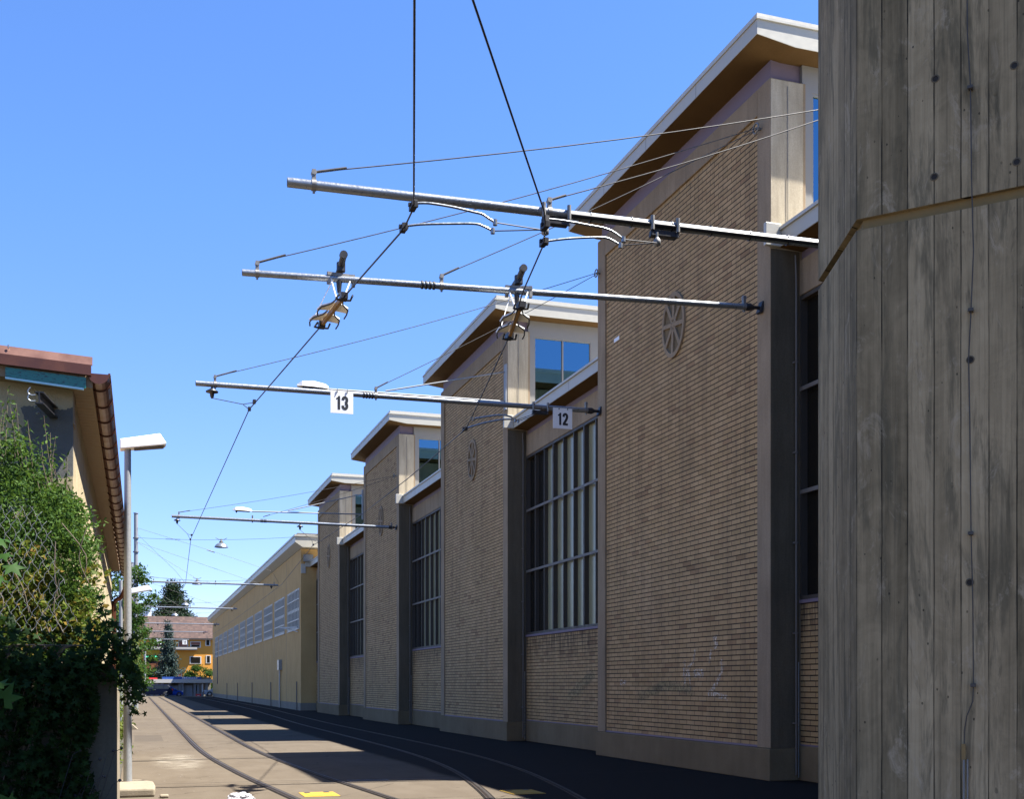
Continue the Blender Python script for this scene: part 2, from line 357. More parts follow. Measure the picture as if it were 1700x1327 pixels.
# rails: each rail its own thing, grooved section flush with the paving
CA = [(2.23,162.8),(2.23,100),(2.22,60),(2.21,40),(2.22,32),(2.30,27.5),(2.45,24),(2.62,21),(2.84,18),(3.02,15.5),(3.15,13),(3.2,10),(3.18,6)]
CB = [(8.35,162.8),(8.35,118),(8.2,85),(7.75,66),(7.35,50),(7.25,38),(7.18,31),(7.0,26),(6.62,21.8),(6.05,18.2),(5.45,15.2),(4.7,12),(3.8,8.5),(3.3,6.5)]
def track_rail(pts, off, label):
    P = smooth_path([(x, y, 0) for x, y in pts], 8)
    def strip(mb, o0, o1, z):
        vs = []; 
        for i, p in enumerate(P):
            a = (P[min(i+1,len(P)-1)]-P[max(i-1,0)]).normalized(); n = Vector((-a.y, a.x, 0))
            vs += [p+n*o0+Vector((0,0,z)), p+n*o1+Vector((0,0,z)), p+n*o0+Vector((0,0,z-.03)), p+n*o1+Vector((0,0,z-.03))]
        k = len(P); fs = []
        for i in range(k-1):
            a = 4*i; b = a+4; fs += [(a, a+1, b+1, b), (a, b, b+2, a+2), (a+1, a+3, b+3, b+1)]
        mb.add(vs, fs); return mb
    mid = P[len(P)//2]
    t = thing('tram_rail', (mid.x, mid.y, 0), label, 'rail', 'rails set flush in the yard')
    strip(MB(), off-.085, off+.085, .004).build('seal_strip', M['bitumen'], t)
    strip(strip(MB(), off-.055, off-.035, .012), off+.0, off+.055, .012).build('rail_head', M['railhead'], t)
    strip(MB(), off-.034, off-.001, .007).build('flange_groove', M['rail'], t)
    strip(MB(), off+.014, off+.040, .0145).build('running_line', M['worn'], t)
for pts, nm, lb in ((CA, 'A', ('left rail of the near track, running in full sun', 'right rail of the near track along the shadow edge')),
                    (CB, 'B', ('left rail of the shaded track beside the depot', 'right rail of the shaded track, nearest the brick wall'))):
    for o, l in ((.675, lb[0]), (-.675, lb[1])):
        track_rail(pts, -o if pts is None else (-1)*(-o), l)

# ---------------------------------------------------------------- brick tram depot
F = 10.61; PITCH = 15.05; Y0 = 17.75; TL = 7.95; SB = 11.2
depot = thing('tram_depot', (F, Y0, 0), 'long brick and concrete tram depot with stepped tall bays and flat overhanging roofs', 'building')
XB = 36.0
def tall_bay(y0, first=False):
    y1 = y0+TL
    f = MB()
    f.box((F, y0, .575), (SB-.005, y0+.45, 12.42)); f.box((F, y1-.45, .575), (SB-.005, y1, 12.42))
    f.box((F, y0+.4505, 11.95), (SB, y1-.4505, 12.42))
    f.box((SB-.0, y0, 0), (SB+.13, y0+.4, 12.42))
    f.build('concrete_frame', M['frame'], depot, bevel=.012)
    pf = MB().box((F-.035, y0-.035, 0), (SB-.006, y1+.035, .572)); pf.build('plinth', M['plinth'], depot, bevel=.012)
    # return face towards the street end: board-marked pier cheek, 3 mm proud of the frame
    MB().box((F+.012, y0-.006, .58), (SB-.003, y0+.002, 9.40)).build('pier_cheek', M['shade_grime'], depot, label='lower cheek of the pier, coloured darker for shade and grime'); MB().box((F+.012, y0-.006, 9.401), (SB+.07, y0+.002, 12.40)).build('pier_cheek', M['pier'], depot)  # one face in two tones: shade painted below, sunlight above
    bp = MB().box((F+.045, y0+.452, .58), (F+.4, y1-.452, 11.948)); bp.build('brick_panel', M['brick'], depot)
    st = MB().box((F+.02, y0+.455, .576), (F+.3, y1-.455, .612)); st.build('violet_sill', M['violet'], depot)
    vb = MB().box((F+.07, y0+.10, 12.42), (SB+.07, y1-.1, 12.80)); vb.build('violet_band', M['violet'], depot)
    co = MB().box((SB+.14, y0+.14, 0), (XB, y1-.1, 12.70)); co.build('hall_core', M['frame'], depot)
    # roof slab with tapering soffit
    o = 10.11; ya, yb = y0-.42, y1+.65
    prof = [(o,12.87),(o+.12,12.85),(10.86,12.765),(XB+.4,12.765),(XB+.4,13.12),(o,13.12)]
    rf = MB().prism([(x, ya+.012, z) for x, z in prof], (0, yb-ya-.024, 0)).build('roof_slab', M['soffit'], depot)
    fa = MB()
    fa.box((o-.008, ya, 12.872), (o+.006, yb, 13.125))
    for yy in (ya-.001, yb-.011):
        fa.prism([(o-.006,yy,12.872),(10.86,yy,12.768),(XB,yy,12.768),(XB,yy,13.122),(o-.006,yy,13.122)], (0,.012,0))
    fa.build('fascia', M['fascia'], rf)
    for q in range(1, 4): MB().box((o-.0095, ya+(yb-ya)*q/4, 12.875), (o-.0075, ya+(yb-ya)*q/4+.012, 13.12)).build('joint', M['steel_light'], rf)
    cp = MB().box((o-.03, ya-.03, 13.126), (XB, yb+.03, 13.165)); cp.box((o+.05, ya+.10, 13.165), (XB-.1, yb-.1, 13.30)); cp.build('roof_cap', M['cap'], rf)
    # clerestory wall above the lower roof
    cl = MB(); zb, zt = 9.6, 12.76; yc = y0+.03
    cl.box((SB+.075, yc, 12.29), (XB, yc+.08, zt)); cl.box((SB+.075, yc, zb), (SB+.28, yc+.08, 12.2895))
    for k in range(1, 12):
        xa = SB+.28+(k-1)*2.15+1.85; cl.box((xa, yc, zb), (xa+.30, yc+.08, 12.2895))
    cl.build('clerestory_panel', M['panel'], depot)
    for k in range(11):
        xa = SB+.28+k*2.15
        w = MB(); w.box((xa, yc+.01, zb), (xa+.03, yc+.07, 12.289)).box((xa+1.82, yc+.01, zb), (xa+1.85, yc+.07, 12.289))
        w.box((xa+.0305, yc+.01, 12.25), (xa+1.8195, yc+.07, 12.289)).box((xa+.90, yc+.005, zb), (xa+.945, yc+.07, 12.249))
        wo = w.build('clerestory_window', M['panel'], depot)
        if k < 4:
            MB().box((xa+.03, yc+.05, zb), (xa+1.82, yc+.056, 12.25)).build('pane', M['pane'], wo)
        else:
            MB().box((xa+.03, yc+.05, zb), (xa+1.82, yc+.056, 12.25)).build('pane', M['pane'], wo)
    MB().box((SB+.1, y0+.12, 9.6), (XB, y0+.135, 12.6)).build('dark_interior', M['dark_in'], depot)
    # cast wheel ornament
    cy, cz = y0+3.87, 9.21; ry, rz = .52, .68; n = 40
    ring = MB()
    def el(s, x): return [(x, cy+ry*s*math.cos(2*math.pi*k/n), cz+rz*s*math.sin(2*math.pi*k/n)) for k in range(n)]
    xo, xi = F+.0, F+.044
    A_, B_, C_, D_ = el(1, xo), el(.86, xo), el(1, xi), el(.86, xi); vs = A_+B_+C_+D_
    fs = []
    for k in range(n):
        j = (k+1)%n; fs += [(k, j, n+j, n+k), (k, 2*n+k, 2*n+j, j), (n+k, n+j, 3*n+j, 3*n+k)]
    ring.add(vs, fs)
    for q in range(8):
        a = math.pi*q/4+.1; c_, s_ = math.cos(a), math.sin(a); w0 = .05
        p0 = Vector((F+.022, cy+ry*.1*c_, cz+rz*.1*s_)); p1 = Vector((F+.022, cy+ry*.9*c_, cz+rz*.9*s_))
        ring.bar(p0, p1, .085, .04, (1,0,0))
    ring.lathe((F+.03, cy, cz), [(.001,-.025),(.14,-.025),(.14,.012)], 20, 'X')
    ro = ring.build('wheel_ornament', M['frame'], depot)
    MB().prism([(F+.041, y, z) for _, y, z in el(.97, 0)], (.003,0,0)).build('recess', M['plinth'], ro)
    # earth rod on the cheek, downpipe in the corner
    MB().tube([(F+.34, y0-.02, 12.3),(F+.345, y0-.02, 9.8)], .006, 5).build('lightning_rod', M['castings'], depot)
    d = MB().tube([(SB-.13, y0-.08, 9.3),(SB-.12, y0-.09, 8.9),(SB-.12, y0-.09, .1)], .018, 8)
    for zz in (1.0, 2.6, 4.2, 5.8, 7.4): d.box((SB-.145, y0-.115, zz), (SB-.095, y0-.002, zz+.03))
    d.build('downpipe', M['steel_light'], depot)
    MB().tube([(SB-.06, y0-.07, 2.1),(SB-.06, y0-.07, .05)], .010, 6).build('earth_rod', M['galv'], depot)
def low_bay(ya, yb, cols=True):
    w = MB()
    w.box((SB, ya, 8.62), (SB+.3, yb, 9.25)); w.build('lintel', M['frame'], depot, bevel=.01)
    MB().box((SB+.05, ya, 9.25), (SB+.3, yb, 9.44)).build('violet_band', M['violet'], depot)
    MB().box((SB-.02, ya+.03, 0), (SB+.3, yb-.03, .615)).build('plinth', M['plinth'], depot, bevel=.012)
    MB().box((SB+.012, ya+.02, .6155), (SB+.3, yb-.02, 3.14)).build('brick_apron', M['brick_worn'], depot)
    MB().box((SB-.0, ya+.02, .616), (SB+.2, yb-.02, .642)).build('violet_sill', M['violet'], depot)
    MB().box((SB-.02, ya+.02, 3.145), (SB+.25, yb-.02, 3.205)).build('window_ledge', M['violet'], depot)
    # tall steel window: 9 lights by 3 rows, deep mullions
    win = MB(); z0, z1 = 3.206, 8.60; n = 9; L = (yb-ya)-.04; c0 = ya+.02
    win.box((SB+.0, c0, z1-.07), (SB+.12, c0+L, z1)); win.box((SB+.0, c0, z0), (SB+.12, c0+L, z0+.07))
    zs = [5.12, 6.95]
    for k in range(n+1):
        yy = c0+L*k/n; wd = .045 if k % 3 == 0 else .028; a = max(c0, yy-wd); b_ = min(c0+L, yy+wd)
        win.box((SB+(-.005 if k % 3 == 0 else .012), a, z0+.0705), (SB+.15, b_, z1-.0705))
    wo = win.build('factory_window', M['steel_dark'], depot)
    tr = MB()
    for zz in zs: tr.box((SB-.012, c0, zz-.035), (SB+.02, c0+L, zz+.035))
    tr.build('transom', M['steel_light'], wo)
    edges = [z0+.07]+zs+[z1-.07]
    for k in range(n):
        ya_, yb_ = c0+L*k/n+.02, c0+L*(k+1)/n-.02; dark = k >= n-2  # last columns get dark panes, the missing light put into their colour
        MB().box((SB+.125, ya_, z0+.06), (SB+.135, yb_, z1-.06)).build('pane', M['darkpane'] if dark else M['frosted'], wo)
    MB().box((SB+.32, ya-.2, 0), (XB, yb+.2, 9.4)).build('hall_core', M['dark_in'], depot)
    # flat roof with fascia
    o = 10.80
    prof = [(o,9.43),(SB+.04,9.405),(XB,9.405),(XB,9.66),(o,9.66)]
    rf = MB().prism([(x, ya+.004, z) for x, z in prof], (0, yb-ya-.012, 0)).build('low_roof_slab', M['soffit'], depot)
    fa = MB().box((o-.02, ya+.003, 9.432), (o-.001, yb-.01, 9.70)); fa.build('fascia', M['fascia'], rf)
    for yy in (ya+2.4, ya+4.8): MB().box((o-.0215, yy, 9.44), (o-.0195, yy+.012, 9.69)).build('joint', M['steel_light'], rf)
    MB().box((o-.06, ya+.002, 9.702), (XB, yb-.009, 9.76)).build('roof_cap', M['cap'], rf)
    MB().box((o-.33, yb-.09, 9.42), (o-.02, yb-.0065, 9.82)).build('gutter_box', M['cap'], depot, bevel=.01, label='small pale metal box at the end of the low roof')
for n in range(-1, 4):
    y0 = Y0+PITCH*n
    tall_bay(y0)
for n in range(0, 5):
    yb = Y0+PITCH*n; ya = yb-(PITCH-TL)
    if n == 4: yb = 75.38
    low_bay(ya, yb)
# white brick and faded graffiti on the nearest brick panel
X1 = F+.043
def mark(px, py, w, h): 
    p = onX(px, py, X1); return MB().box((X1-.004, p.y, p.z), (X1+.001, p.y+w, p.z+h))
mark(1028, 564, .30, .085).build('white_brick', M['white_plain'], depot)
p = onX(1357-30, 1079, SB); MB().box((SB+.008, p.y, p.z), (SB+.012, p.y+.12, p.z+.085)).build('white_brick', M['white_plain'], depot)
def paint_mat(name, col, amt):
    m, nt, b = newmat(name, .8, 0, col); g = G(nt); pz = g.pos()
    n = g.noise(pz, 14, 5, .7, .5); x, y, z = g.sep(pz); fz = g.math('FRACT', g.math('DIVIDE', z, .098))
    a = g.math('MULTIPLY', g.rmp(n, .40, .66, 0, amt), g.math('LESS_THAN', g.math('ABSOLUTE', g.math('SUBTRACT', fz, .5)), .4))
    g.put(b.inputs['Alpha'], a); return m
M['graf_w'] = paint_mat('faded_white_spray', (.80,.68,.52), .9); M['graf_g'] = paint_mat('faded_green_spray', (.08,.22,.13), .4)
def stroke(pts, w, mat, X=X1):
    P = smooth_path([onX(a, b, X) for a, b in pts], 5); mb = MB(); vs = []
    for i, q in enumerate(P):
        a = (P[min(i+1,len(P)-1)]-P[max(i-1,0)]).normalized(); n = Vector((1,0,0)).cross(a).normalized()
        vs += [q+n*w/2-Vector((.004,0,0)), q-n*w/2-Vector((.004,0,0))]
    mb.add(vs, [(2*i, 2*i+1, 2*i+3, 2*i+2) for i in range(len(P)-1)]); mb.build('graffiti', mat, depot)
stroke([(1154,1080),(1151,1100),(1142,1110)], .07, M['graf_w']); stroke([(1136,1098),(1137,1120),(1136,1142)], .10, M['graf_w'])
stroke([(1187,1056),(1189,1078)], .16, M['graf_w']); stroke([(1181,1080),(1178,1102)], .08, M['graf_w'])
stroke([(1198,1096),(1199,1115),(1190,1135),(1176,1156)], .10, M['graf_w']); stroke([(1152,1119),(1168,1119)], .17, M['graf_w'])
stroke([(1134,1118),(1146,1118)], .16, M['graf_w']); stroke([(1176,1152),(1208,1160)], .10, M['graf_w']); stroke([(1145,1125),(1147,1150)], .05, M['graf_w'])
stroke([(1060,1160),(1105,1140),(1150,1148)], .22, M['graf_g']); stroke([(1030,1134),(1040,1134)], .12, M['graf_w'])
stroke([(945,1160),(975,1130),(985,1115)], .30, M['graf_g'], SB+.008)

# ---------------------------------------------------------------- yellow hall beyond
M['ochre'] = concrete('ochre_render', (.47,.295,.115), (.58,.372,.155), .25, .15)
M['base_pale'] = concrete('pale_base_paint', (.20,.175,.14), (.26,.23,.18), .3, .15)
M['white_frame'] = plain('white_window_frames', (.55,.52,.45), .5)
M['grey_pane'] = glass_mat('hazy_pane', (.05,.05,.045), .2, .25)
YX = 10.2; YA, YB = 75.4, 167.0
hall = thing('yellow_hall', (YX, YA, 0), 'long ochre rendered hall with a row of white windows under an overhanging grey roof', 'building')
MB().box((YX, YA, .5), (XB, YB, 10.6)).build('wall', M['ochre'], hall)
MB().box((YX-.03, YA-.03, 0), (XB, YB+.03, .498)).build('base_course', M['base_pale'], hall)
o = 9.72
rf = MB().prism([(o, YA-.85, 10.93),(YX-.02, YA-.85, 10.62),(XB, YA-.85, 10.62),(XB, YA-.85, 11.3),(o, YA-.85, 11.3)], (0, YB-YA+4.5, 0)).build('roof', M['fascia'], hall)
MB().box((o-.05, YA-.9, 11.302), (XB, YB+3.7, 11.42)).build('roof_cap', M['cap'], rf)
MB().box((o+.15, YA-.75, 11.422), (XB, YB+3.5, 11.52)).build('roof_edge', M['steel_light'], rf)
for k in range(11):
    yy = 83.0+7.75*k; MB().box((YX-.004, yy-.02, .5), (YX+.002, yy+.02, 10.6)).build('wall_joint', M['steel_light'], hall)
for k in range(11):
    ya = 76.1+7.88*k; yb = ya+6.0
    w = MB()
    w.box((YX-.02, ya, 5.45), (YX-.002, yb, 5.6)); w.box((YX-.02, ya, 7.98), (YX-.002, yb, 8.1)); w.box((YX-.021, ya, 6.62), (YX-.003, yb, 6.82))
    for q in range(9):
        yy = ya+(yb-ya)*q/8; w.box((YX-.06, yy-.05, 5.47), (YX-.003, yy+.045, 8.08))
    for zz in (6.05, 7.4): w.box((YX-.055, ya, zz-.035), (YX-.004, yb, zz+.035))
    wo = w.build('window', M['white_frame'], hall)
    MB().box((YX-.006, ya, 5.5), (YX-.001, yb, 8.05)).build('pane', M['grey_pane'], wo)
    MB().box((YX-.07, ya-.05, 5.37), (YX-.001, yb+.05, 5.44)).build('sill', M['fascia'], wo)
MB().box((YX-.05, 156, 1.8), (YX-.001, 157.2, 7.4)).build('tall_door', M['steel_dark'], hall)
p = onX(467, 1108, YX); MB().box((YX-.25, p.y-.5, p.z-.25), (YX-.001, p.y+.5, p.z+.5)).tube([(YX-.12,p.y,0),(YX-.12,p.y,p.z)], .06, 8).build('meter_box', M['galv'], hall)
for yy in (76.9, 92.4, 108, 124, 139): MB().tube([(YX-.08,yy,0),(YX-.08,yy,1.9)], .04, 6).build('pipe_stub', M['steel_light'], hall)
MB().bar((YX-.1, 76.1, 5.5), (YX-1.1, 77.5, 5.5), .08, .08).bar((YX-.1,76.1,5.2),(YX-1.0,77.4,5.5),.05,.05).build('wall_bracket', M['galv'], hall)
MB().box((10.35, YA-.35, 9.75), (10.95, YA-.001, 10.2)).build('duct_box', M['galv'], hall)
MB().box((YX-.0, YA-.05, 9.0), (YX+.3, YA-.001, 9.6)).build('wall_patch', M['cap'], hall)

# ---------------------------------------------------------------- concrete tower at the right
A = att(1422, 375, 7.0); A.z = 0
P1 = A+1.06*Vector((.355,.935,0))
pts = [P1+Vector((1.9,.55,0)), P1, A, A+2.6*Vector((.657,-.754,0)), A+2.6*Vector((.657,-.754,0))+Vector((1.9,-.25,0)), A+Vector((4.2,.4,0))]
GZ0, GZ1 = 4.48, 4.548; TOPZ = 13.2
def shaft(name, pl, z0, z1, mat, parent):
    me = bpy.data.meshes.new(name); n = len(pl)
    loc = WORLD(parent); vs = [tuple(Vector((p.x, p.y, z0))-loc) for p in pl]+[tuple(Vector((p.x, p.y, z1))-loc) for p in pl]
    fs = [(i, (i+1) % n, n+(i+1) % n, n+i) for i in range(n)]+[tuple(range(n, 2*n)), tuple(reversed(range(n)))]
    me.from_pydata(vs, [], fs); uvl = me.uv_layers.new(name='UVMap'); u = 0.0; acc = []
    for i in range(n): acc.append(u); u += (pl[(i+1) % n]-pl[i]).length
    off = acc[2]
    for pi, f in enumerate(me.polygons):
        if pi < n:
            L = (pl[(pi+1) % n]-pl[pi]).length; us = [acc[pi]-off, acc[pi]-off+L, acc[pi]-off+L, acc[pi]-off]; vv = [z0, z0, z1, z1]
            for li, uu, v_ in zip(f.loop_indices, us, vv): uvl.data[li].uv = (uu, v_)
    me.materials.append(mat); bm = bmesh.new(); bm.from_mesh(me); bmesh.ops.recalc_face_normals(bm, faces=bm.faces); bm.to_mesh(me); bm.free()
    o = bpy.data.objects.new(name, me); COL.objects.link(o); o.parent = parent; return o
tower = thing('concrete_tower', tuple(A), 'many sided board marked concrete tower filling the right edge', 'tower')
shaft('lower_shaft', pts, 0, GZ0, M['board'], tower); shaft('upper_shaft', pts, GZ1, TOPZ, M['board'], tower)
ctr = sum(pts, Vector())/len(pts); M['joint_brown'] = plain('joint_strip', (.21,.135,.048), .85, 0, .3, 14)
ins = [p+(ctr-p).normalized()*.045 for p in pts]
shaft('groove', ins, GZ0-.02, GZ1+.02, M['joint_brown'], tower)
fd = (pts[3]-pts[2]).normalized(); fn = Vector((-.754,-.657,0)).normalized()
def on_face(px, py):          # point on the tower's main face
    r = ray(px, py); t = (A.x*fn.x+A.y*fn.y)/(r.x*fn.x+r.y*fn.y); return Vector((0,0,CAMH))+r*t
def disc(mb, c, r, n, d=0.0, ang=1):
    u = Vector((0,0,1)); w = fd; return [c+n*d+(u*math.sin(2*math.pi*k/14)+w*math.cos(2*math.pi*k/14))*r for k in range(14)]
M['hole_dark'] = plain('hole_dark', (.02,.016,.012), .9)
for (px, py) in ((1553,131),(1684,109),(1551,294),(1688,269),(1611,598),(1610,968)):
    c = on_face(px, py); o1 = disc(None, c, .024, fn, .002); o2 = disc(None, c, .018, fn, .004); o3 = disc(None, c, .0165, fn, .0015)
    h = MB(); h.add(o1+o2+o3, [(k, (k+1)%14, 14+(k+1)%14, 14+k) for k in range(14)]+[(14+k, 14+(k+1)%14, 28+(k+1)%14, 28+k) for k in range(14)])
    ho = h.build('tie_hole', M['shade_grime'], tower); mb = MB(); mb.add(o3, [tuple(range(14))]); mb.build('hole_shade_disc', M['hole_dark'], ho)  # raised dark disc stands for the shade inside the hole
# earthing wire on the tower
lc = [on_face(x, y)+fn*.02 for x, y in ((1606,-60),(1607,60),(1612,145),(1614,300),(1617,420),(1613,517),(1609,598),(1611,700),(1613,885),(1616,1000),(1617,1140),(1616,1165),(1606,1190),(1602,1215),(1602,1236))]
ew = thing('earthing_wire', tuple(lc[-1]), 'thin grey earthing wire clipped down the face of the concrete tower', 'wire')
MB().tube(lc, .0035, 6).build('wire', M['steel_dark'], ew)
for px, py in ((1612,148),(1613,517),(1613,887),(1617,1139)):
    c = on_face(px, py); MB().bar(c, c+fn*.03, .022, .022).bar(c+fn*.026, c+fn*.036, .03, .018).build('clip', M['steel_dark'], ew)
c = on_face(1601, 1236); c2 = on_face(1601, 1262); MB().bar(c+fn*.022, c2+fn*.022, .022, .02, fn).build('coupling', M['yellow_paint'] if False else M['joint_brown'], ew)
c3 = on_face(1601, 1420); MB().tube([c2+fn*.02, c3+fn*.02], .006, 6).tube([on_face(1607,1262)+fn*.015, on_face(1607,1420)+fn*.015], .005, 6).build('earth_rod', M['castings'], ew)

# ---------------------------------------------------------------- overhead line
def clampset(mb, c, r, ax=Vector((1,0,0))):
    mb.tube([c-ax*.03, c+ax*.03], r*1.18, 14); mb.bar(c+Vector((0,0,r)), c+Vector((0,0,r+.14)), .065, .05); mb.tube([c+Vector((-.0,-.04,r+.10)), c+Vector((0,.04,r+.10))], .035, 8)
    mb.bar(c-Vector((0,0,r)), c-Vector((0,0,r+.04)), .03, .03)
    return mb
def bracket_pole(label, tip, root, r, clamps, rings, stays, ins=(), wrap=None, hinge=True, group='cantilever tubes carrying the tram wires'):
    tip, root = Vector(tip), Vector(root); d = root-tip; t = thing('bracket_pole', tuple(root), label, 'overhead line pole', group)
    end = root-d.normalized()*(.28 if hinge else 0)
    MB().tube([tip, end], r, 16).build('tube', M['galv'], t)
    MB().tube([tip-d.normalized()*.002, tip+d.normalized()*.001], r*.82, 16).build('tube_end', M['dark_in'], t)
    if hinge:
        MB().tube([end-d.normalized()*.08, end, end+d.normalized()*.04, end+d.normalized()*.12, root], [r*1.12, r*1.3, r*1.3, r*.6, r*.6], 12).bar(root-Vector((.06,0,.1)), root-Vector((.0,0,-.1)), .14, .05, (1,0,0)).build('hinge', M['black'], t)
    for f in clamps: clampset(MB(), tip+d*f, r, d.normalized()).build('clamp', M['castings'], t)
    for f in rings:
        mb = MB()
        for q in range(4): mb.tube([tip+d*f+d.normalized()*(q*.065-.1), tip+d*f+d.normalized()*(q*.065-.068)], r*1.28, 14)
        mb.build('ring_insulator', M['black'], t)
    for f in ins:
        c = tip+d*f-Vector((0,0,r)); mb = MB().lathe(c, [(.02,0),(.03,-.03),(.13,-.09),(.13,-.11),(.05,-.12),(.04,-.2),(.02,-.24)], 16); mb.build('insulator', M['black'], t)
    for a, b in stays:
        a, b = Vector(a), Vector(b); n = 10
        P = [a.lerp(b, k/n)-Vector((0,0,.10*math.sin(math.pi*k/n)*(b-a).length/10)) for k in range(n+1)]
        mb = MB().tube(P, .008, 6).tube([a, a.lerp(b, .05)], .018, 6)
        mb.build('stay_wire', M['wire'], t)
    if wrap:
        a, b = tip+d*wrap[0], tip+d*wrap[1]; mb = MB(); off = Vector((0,-r*.9,-r*.35)); mb.tube([a+off, b+off], r*.5, 8)
        n = 9
        for q in range(n): c = a.lerp(b, (q+.5)/n); mb.tube([c-d.normalized()*.008, c+d.normalized()*.008], r*1.22, 12)
        mb.build('strapped_cable', M['black'], t)
    return t
def wall_anchor(name, p, label, cat, to=None):
    t = thing(name, tuple(p), label, cat, 'wall eyes anchoring the stays'); p = Vector(p)
    mb = MB(); n = 14; ring = [p+Vector((-.10, .09*math.cos(2*math.pi*k/n), .09*math.sin(2*math.pi*k/n))) for k in range(n+1)]
    mb.tube(ring, .014, 6, cap=False); mb.build('eye_ring', M['castings'], t)
    MB().box((p.x-.1, p.y-.02, p.z-.02), (p.x, p.y+.02, p.z+.02)).build('pin', M['castings'], t); return t
HW = 7.5                                                     # contact wire height
# anchors (wall eyes)
EY2 = onX(1263, 215, F); EY3 = onX(996, 455, F); EY4 = onX(658, 791, F)
wall_anchor('wall_eye', EY2, 'ring eye high on the right pier of the nearest brick bay', 'wall eye')
wall_anchor('wall_eye', EY3, 'ring eye on the left pier of the nearest brick bay', 'wall eye')
wall_anchor('wall_eye', EY4, 'small ring eye on the right pier of the third brick bay', 'wall eye')
# pole 1 (nearest)
T1 = att(477, 303, 14.8); q = att(1355, 405, 16.85); R1 = T1+(q-T1)*((SB-T1.x)/(q.x-T1.x)); d1 = R1-T1
def on1(px): # point on pole 1 at picture column px
    lo, hi = 0., 1.
    for _ in range(40):
        m = (lo+hi)/2; p = T1+d1*m; t = p.x*SN+p.y*CS; x = CX+FPX*(p.x*CS-p.y*SN)/t
        if x < px: lo = m
        else: hi = m
    return lo
def onP(T, d, px):
    lo, hi = 0., 1.
    for _ in range(40):
        m = (lo+hi)/2; p = T+d*m; t = p.x*SN+p.y*CS; x = CX+FPX*(p.x*CS-p.y*SN)/t
        if x < px: lo = m
        else: hi = m
    return lo
far1 = Vector((11.2, 11.9, 10.2))
def stay_to(a, px, py, X, ext=1.0):
    b = onX(px, py, X); return (a, a+(b-a)*ext)
c1a = T1+d1*on1(521)+Vector((0,0,.17)); c1b = T1+d1*on1(912)+Vector((0,0,.17))
bp1 = bracket_pole('nearest and longest cantilever tube, black cable strapped along its right half', T1, R1, .062,
    [on1(521), on1(912)], [], [stay_to(c1a, 1357, 179, 9.6, 1.15), stay_to(c1b, 1357, 198, 9.6, 1.15)], wrap=(on1(945), .995), hinge=False)
def channel(parent, px0, px1, T, d):
    a = T+d*onP(T, d, px0)-Vector((0,0,.12)); b = T+d*onP(T, d, px1)-Vector((0,0,.12))
    mb = MB().bar(a, b, .09, .07).bar(a+Vector((0,0,-.03)), b+Vector((0,0,-.03)), .13, .03)
    for e in (a, b): mb.tube([e+Vector((0,-.05,-.05)), e+Vector((0,-.05,.2))], .022, 8)
    mb.build('insulated_carrier', M['black'], parent)
    for e in (a, b): MB().tube([e+Vector((0,-.07,.02)), e+Vector((0,-.07,.22))], .03, 8).build('u_bolt', M['castings'], parent)
channel(bp1, 900, 942, T1, d1); channel(bp1, 1080, 1122, T1, d1)
# pole 2
R2 = onX(1265, 512, F); T2 = att(402, 453, 17.75); d2 = R2-T2; f2 = lambda px: onP(T2, d2, px)
up = Vector((0,0,.17))
bp2 = bracket_pole('second nearest cantilever tube, hinged on the nearest brick bay, holding both section insulators', T2, R2, .052,
    [f2(427), f2(733), f2(1235)], [f2(709)], [(T2+d2*f2(427)+up, EY2-Vector((.1,0,0))), (T2+d2*f2(733)+up, EY2-Vector((.1,0,.03)))])
# pole 3
R3 = onX(997, 684, F); T3 = att(325, 637, 24.1); d3 = R3-T3; f3 = lambda px: onP(T3, d3, px)
bp3 = bracket_pole('third cantilever tube, carrying the white boards 13 and 12', T3, R3, .058,
    [f3(357), f3(624), f3(973)], [f3(610)], [(T3+d3*f3(357)+up, EY3-Vector((.1,0,0))), (T3+d3*f3(624)+up, EY3-Vector((.1,0,.03)))], ins=[f3(352)])
channel(bp3, 884, 908, T3, d3)
# pole 4
R4 = onX(659, 877, F); T4 = att(285, 858, 46.6); d4 = R4-T4; f4 = lambda px: onP(T4, d4, px)
bp4 = bracket_pole('fourth cantilever tube, hinged on the third brick bay under a lamp arm', T4, R4, .062,
    [f4(297), f4(419), f4(650)], [f4(437)], [(T4+d4*f4(297)+up, EY4-Vector((.1,0,0))), (T4+d4*f4(437)+up, EY4-Vector((.1,0,.03)))], ins=[f4(294), f4(498)])

# contact wires
WA = [(-2.35,-10.0)]+[tuple(onZ(x, y, HW))[:2] for x, y in ((688,0),(687,345),(670,381),(568,497),(532,543),(422,671),(414,680),(317,895),(308,970))]+[(2.4,103),(2.3,129),(2.3,160)]
WBp = [(-4.8,-5.0)]+[tuple(onZ(x, y, HW))[:2] for x, y in ((785,0),(903,350),(905,372),(903,405),(868,485),(845,560),(780,700),(772,714),(728,752),(680,793),(606,851),(529,901),(520,906),(468,971),(438,994),(418,1009),(372,1042))]+[(8.3,160)]
cwa = tag(MB().tube([(x, y, HW) for x, y in WA], .0115, 8).build('contact_wire', M['blackwire'], org=(2.9,18,HW)), 'left black contact wire running away above the sunny track', 'contact wire')
cwb = tag(MB().tube([(x, y, HW) for x, y in WBp], .0115, 8).build('contact_wire', M['blackwire'], org=(5.5,18,HW)), 'right black contact wire running away above the track beside the depot', 'contact wire')

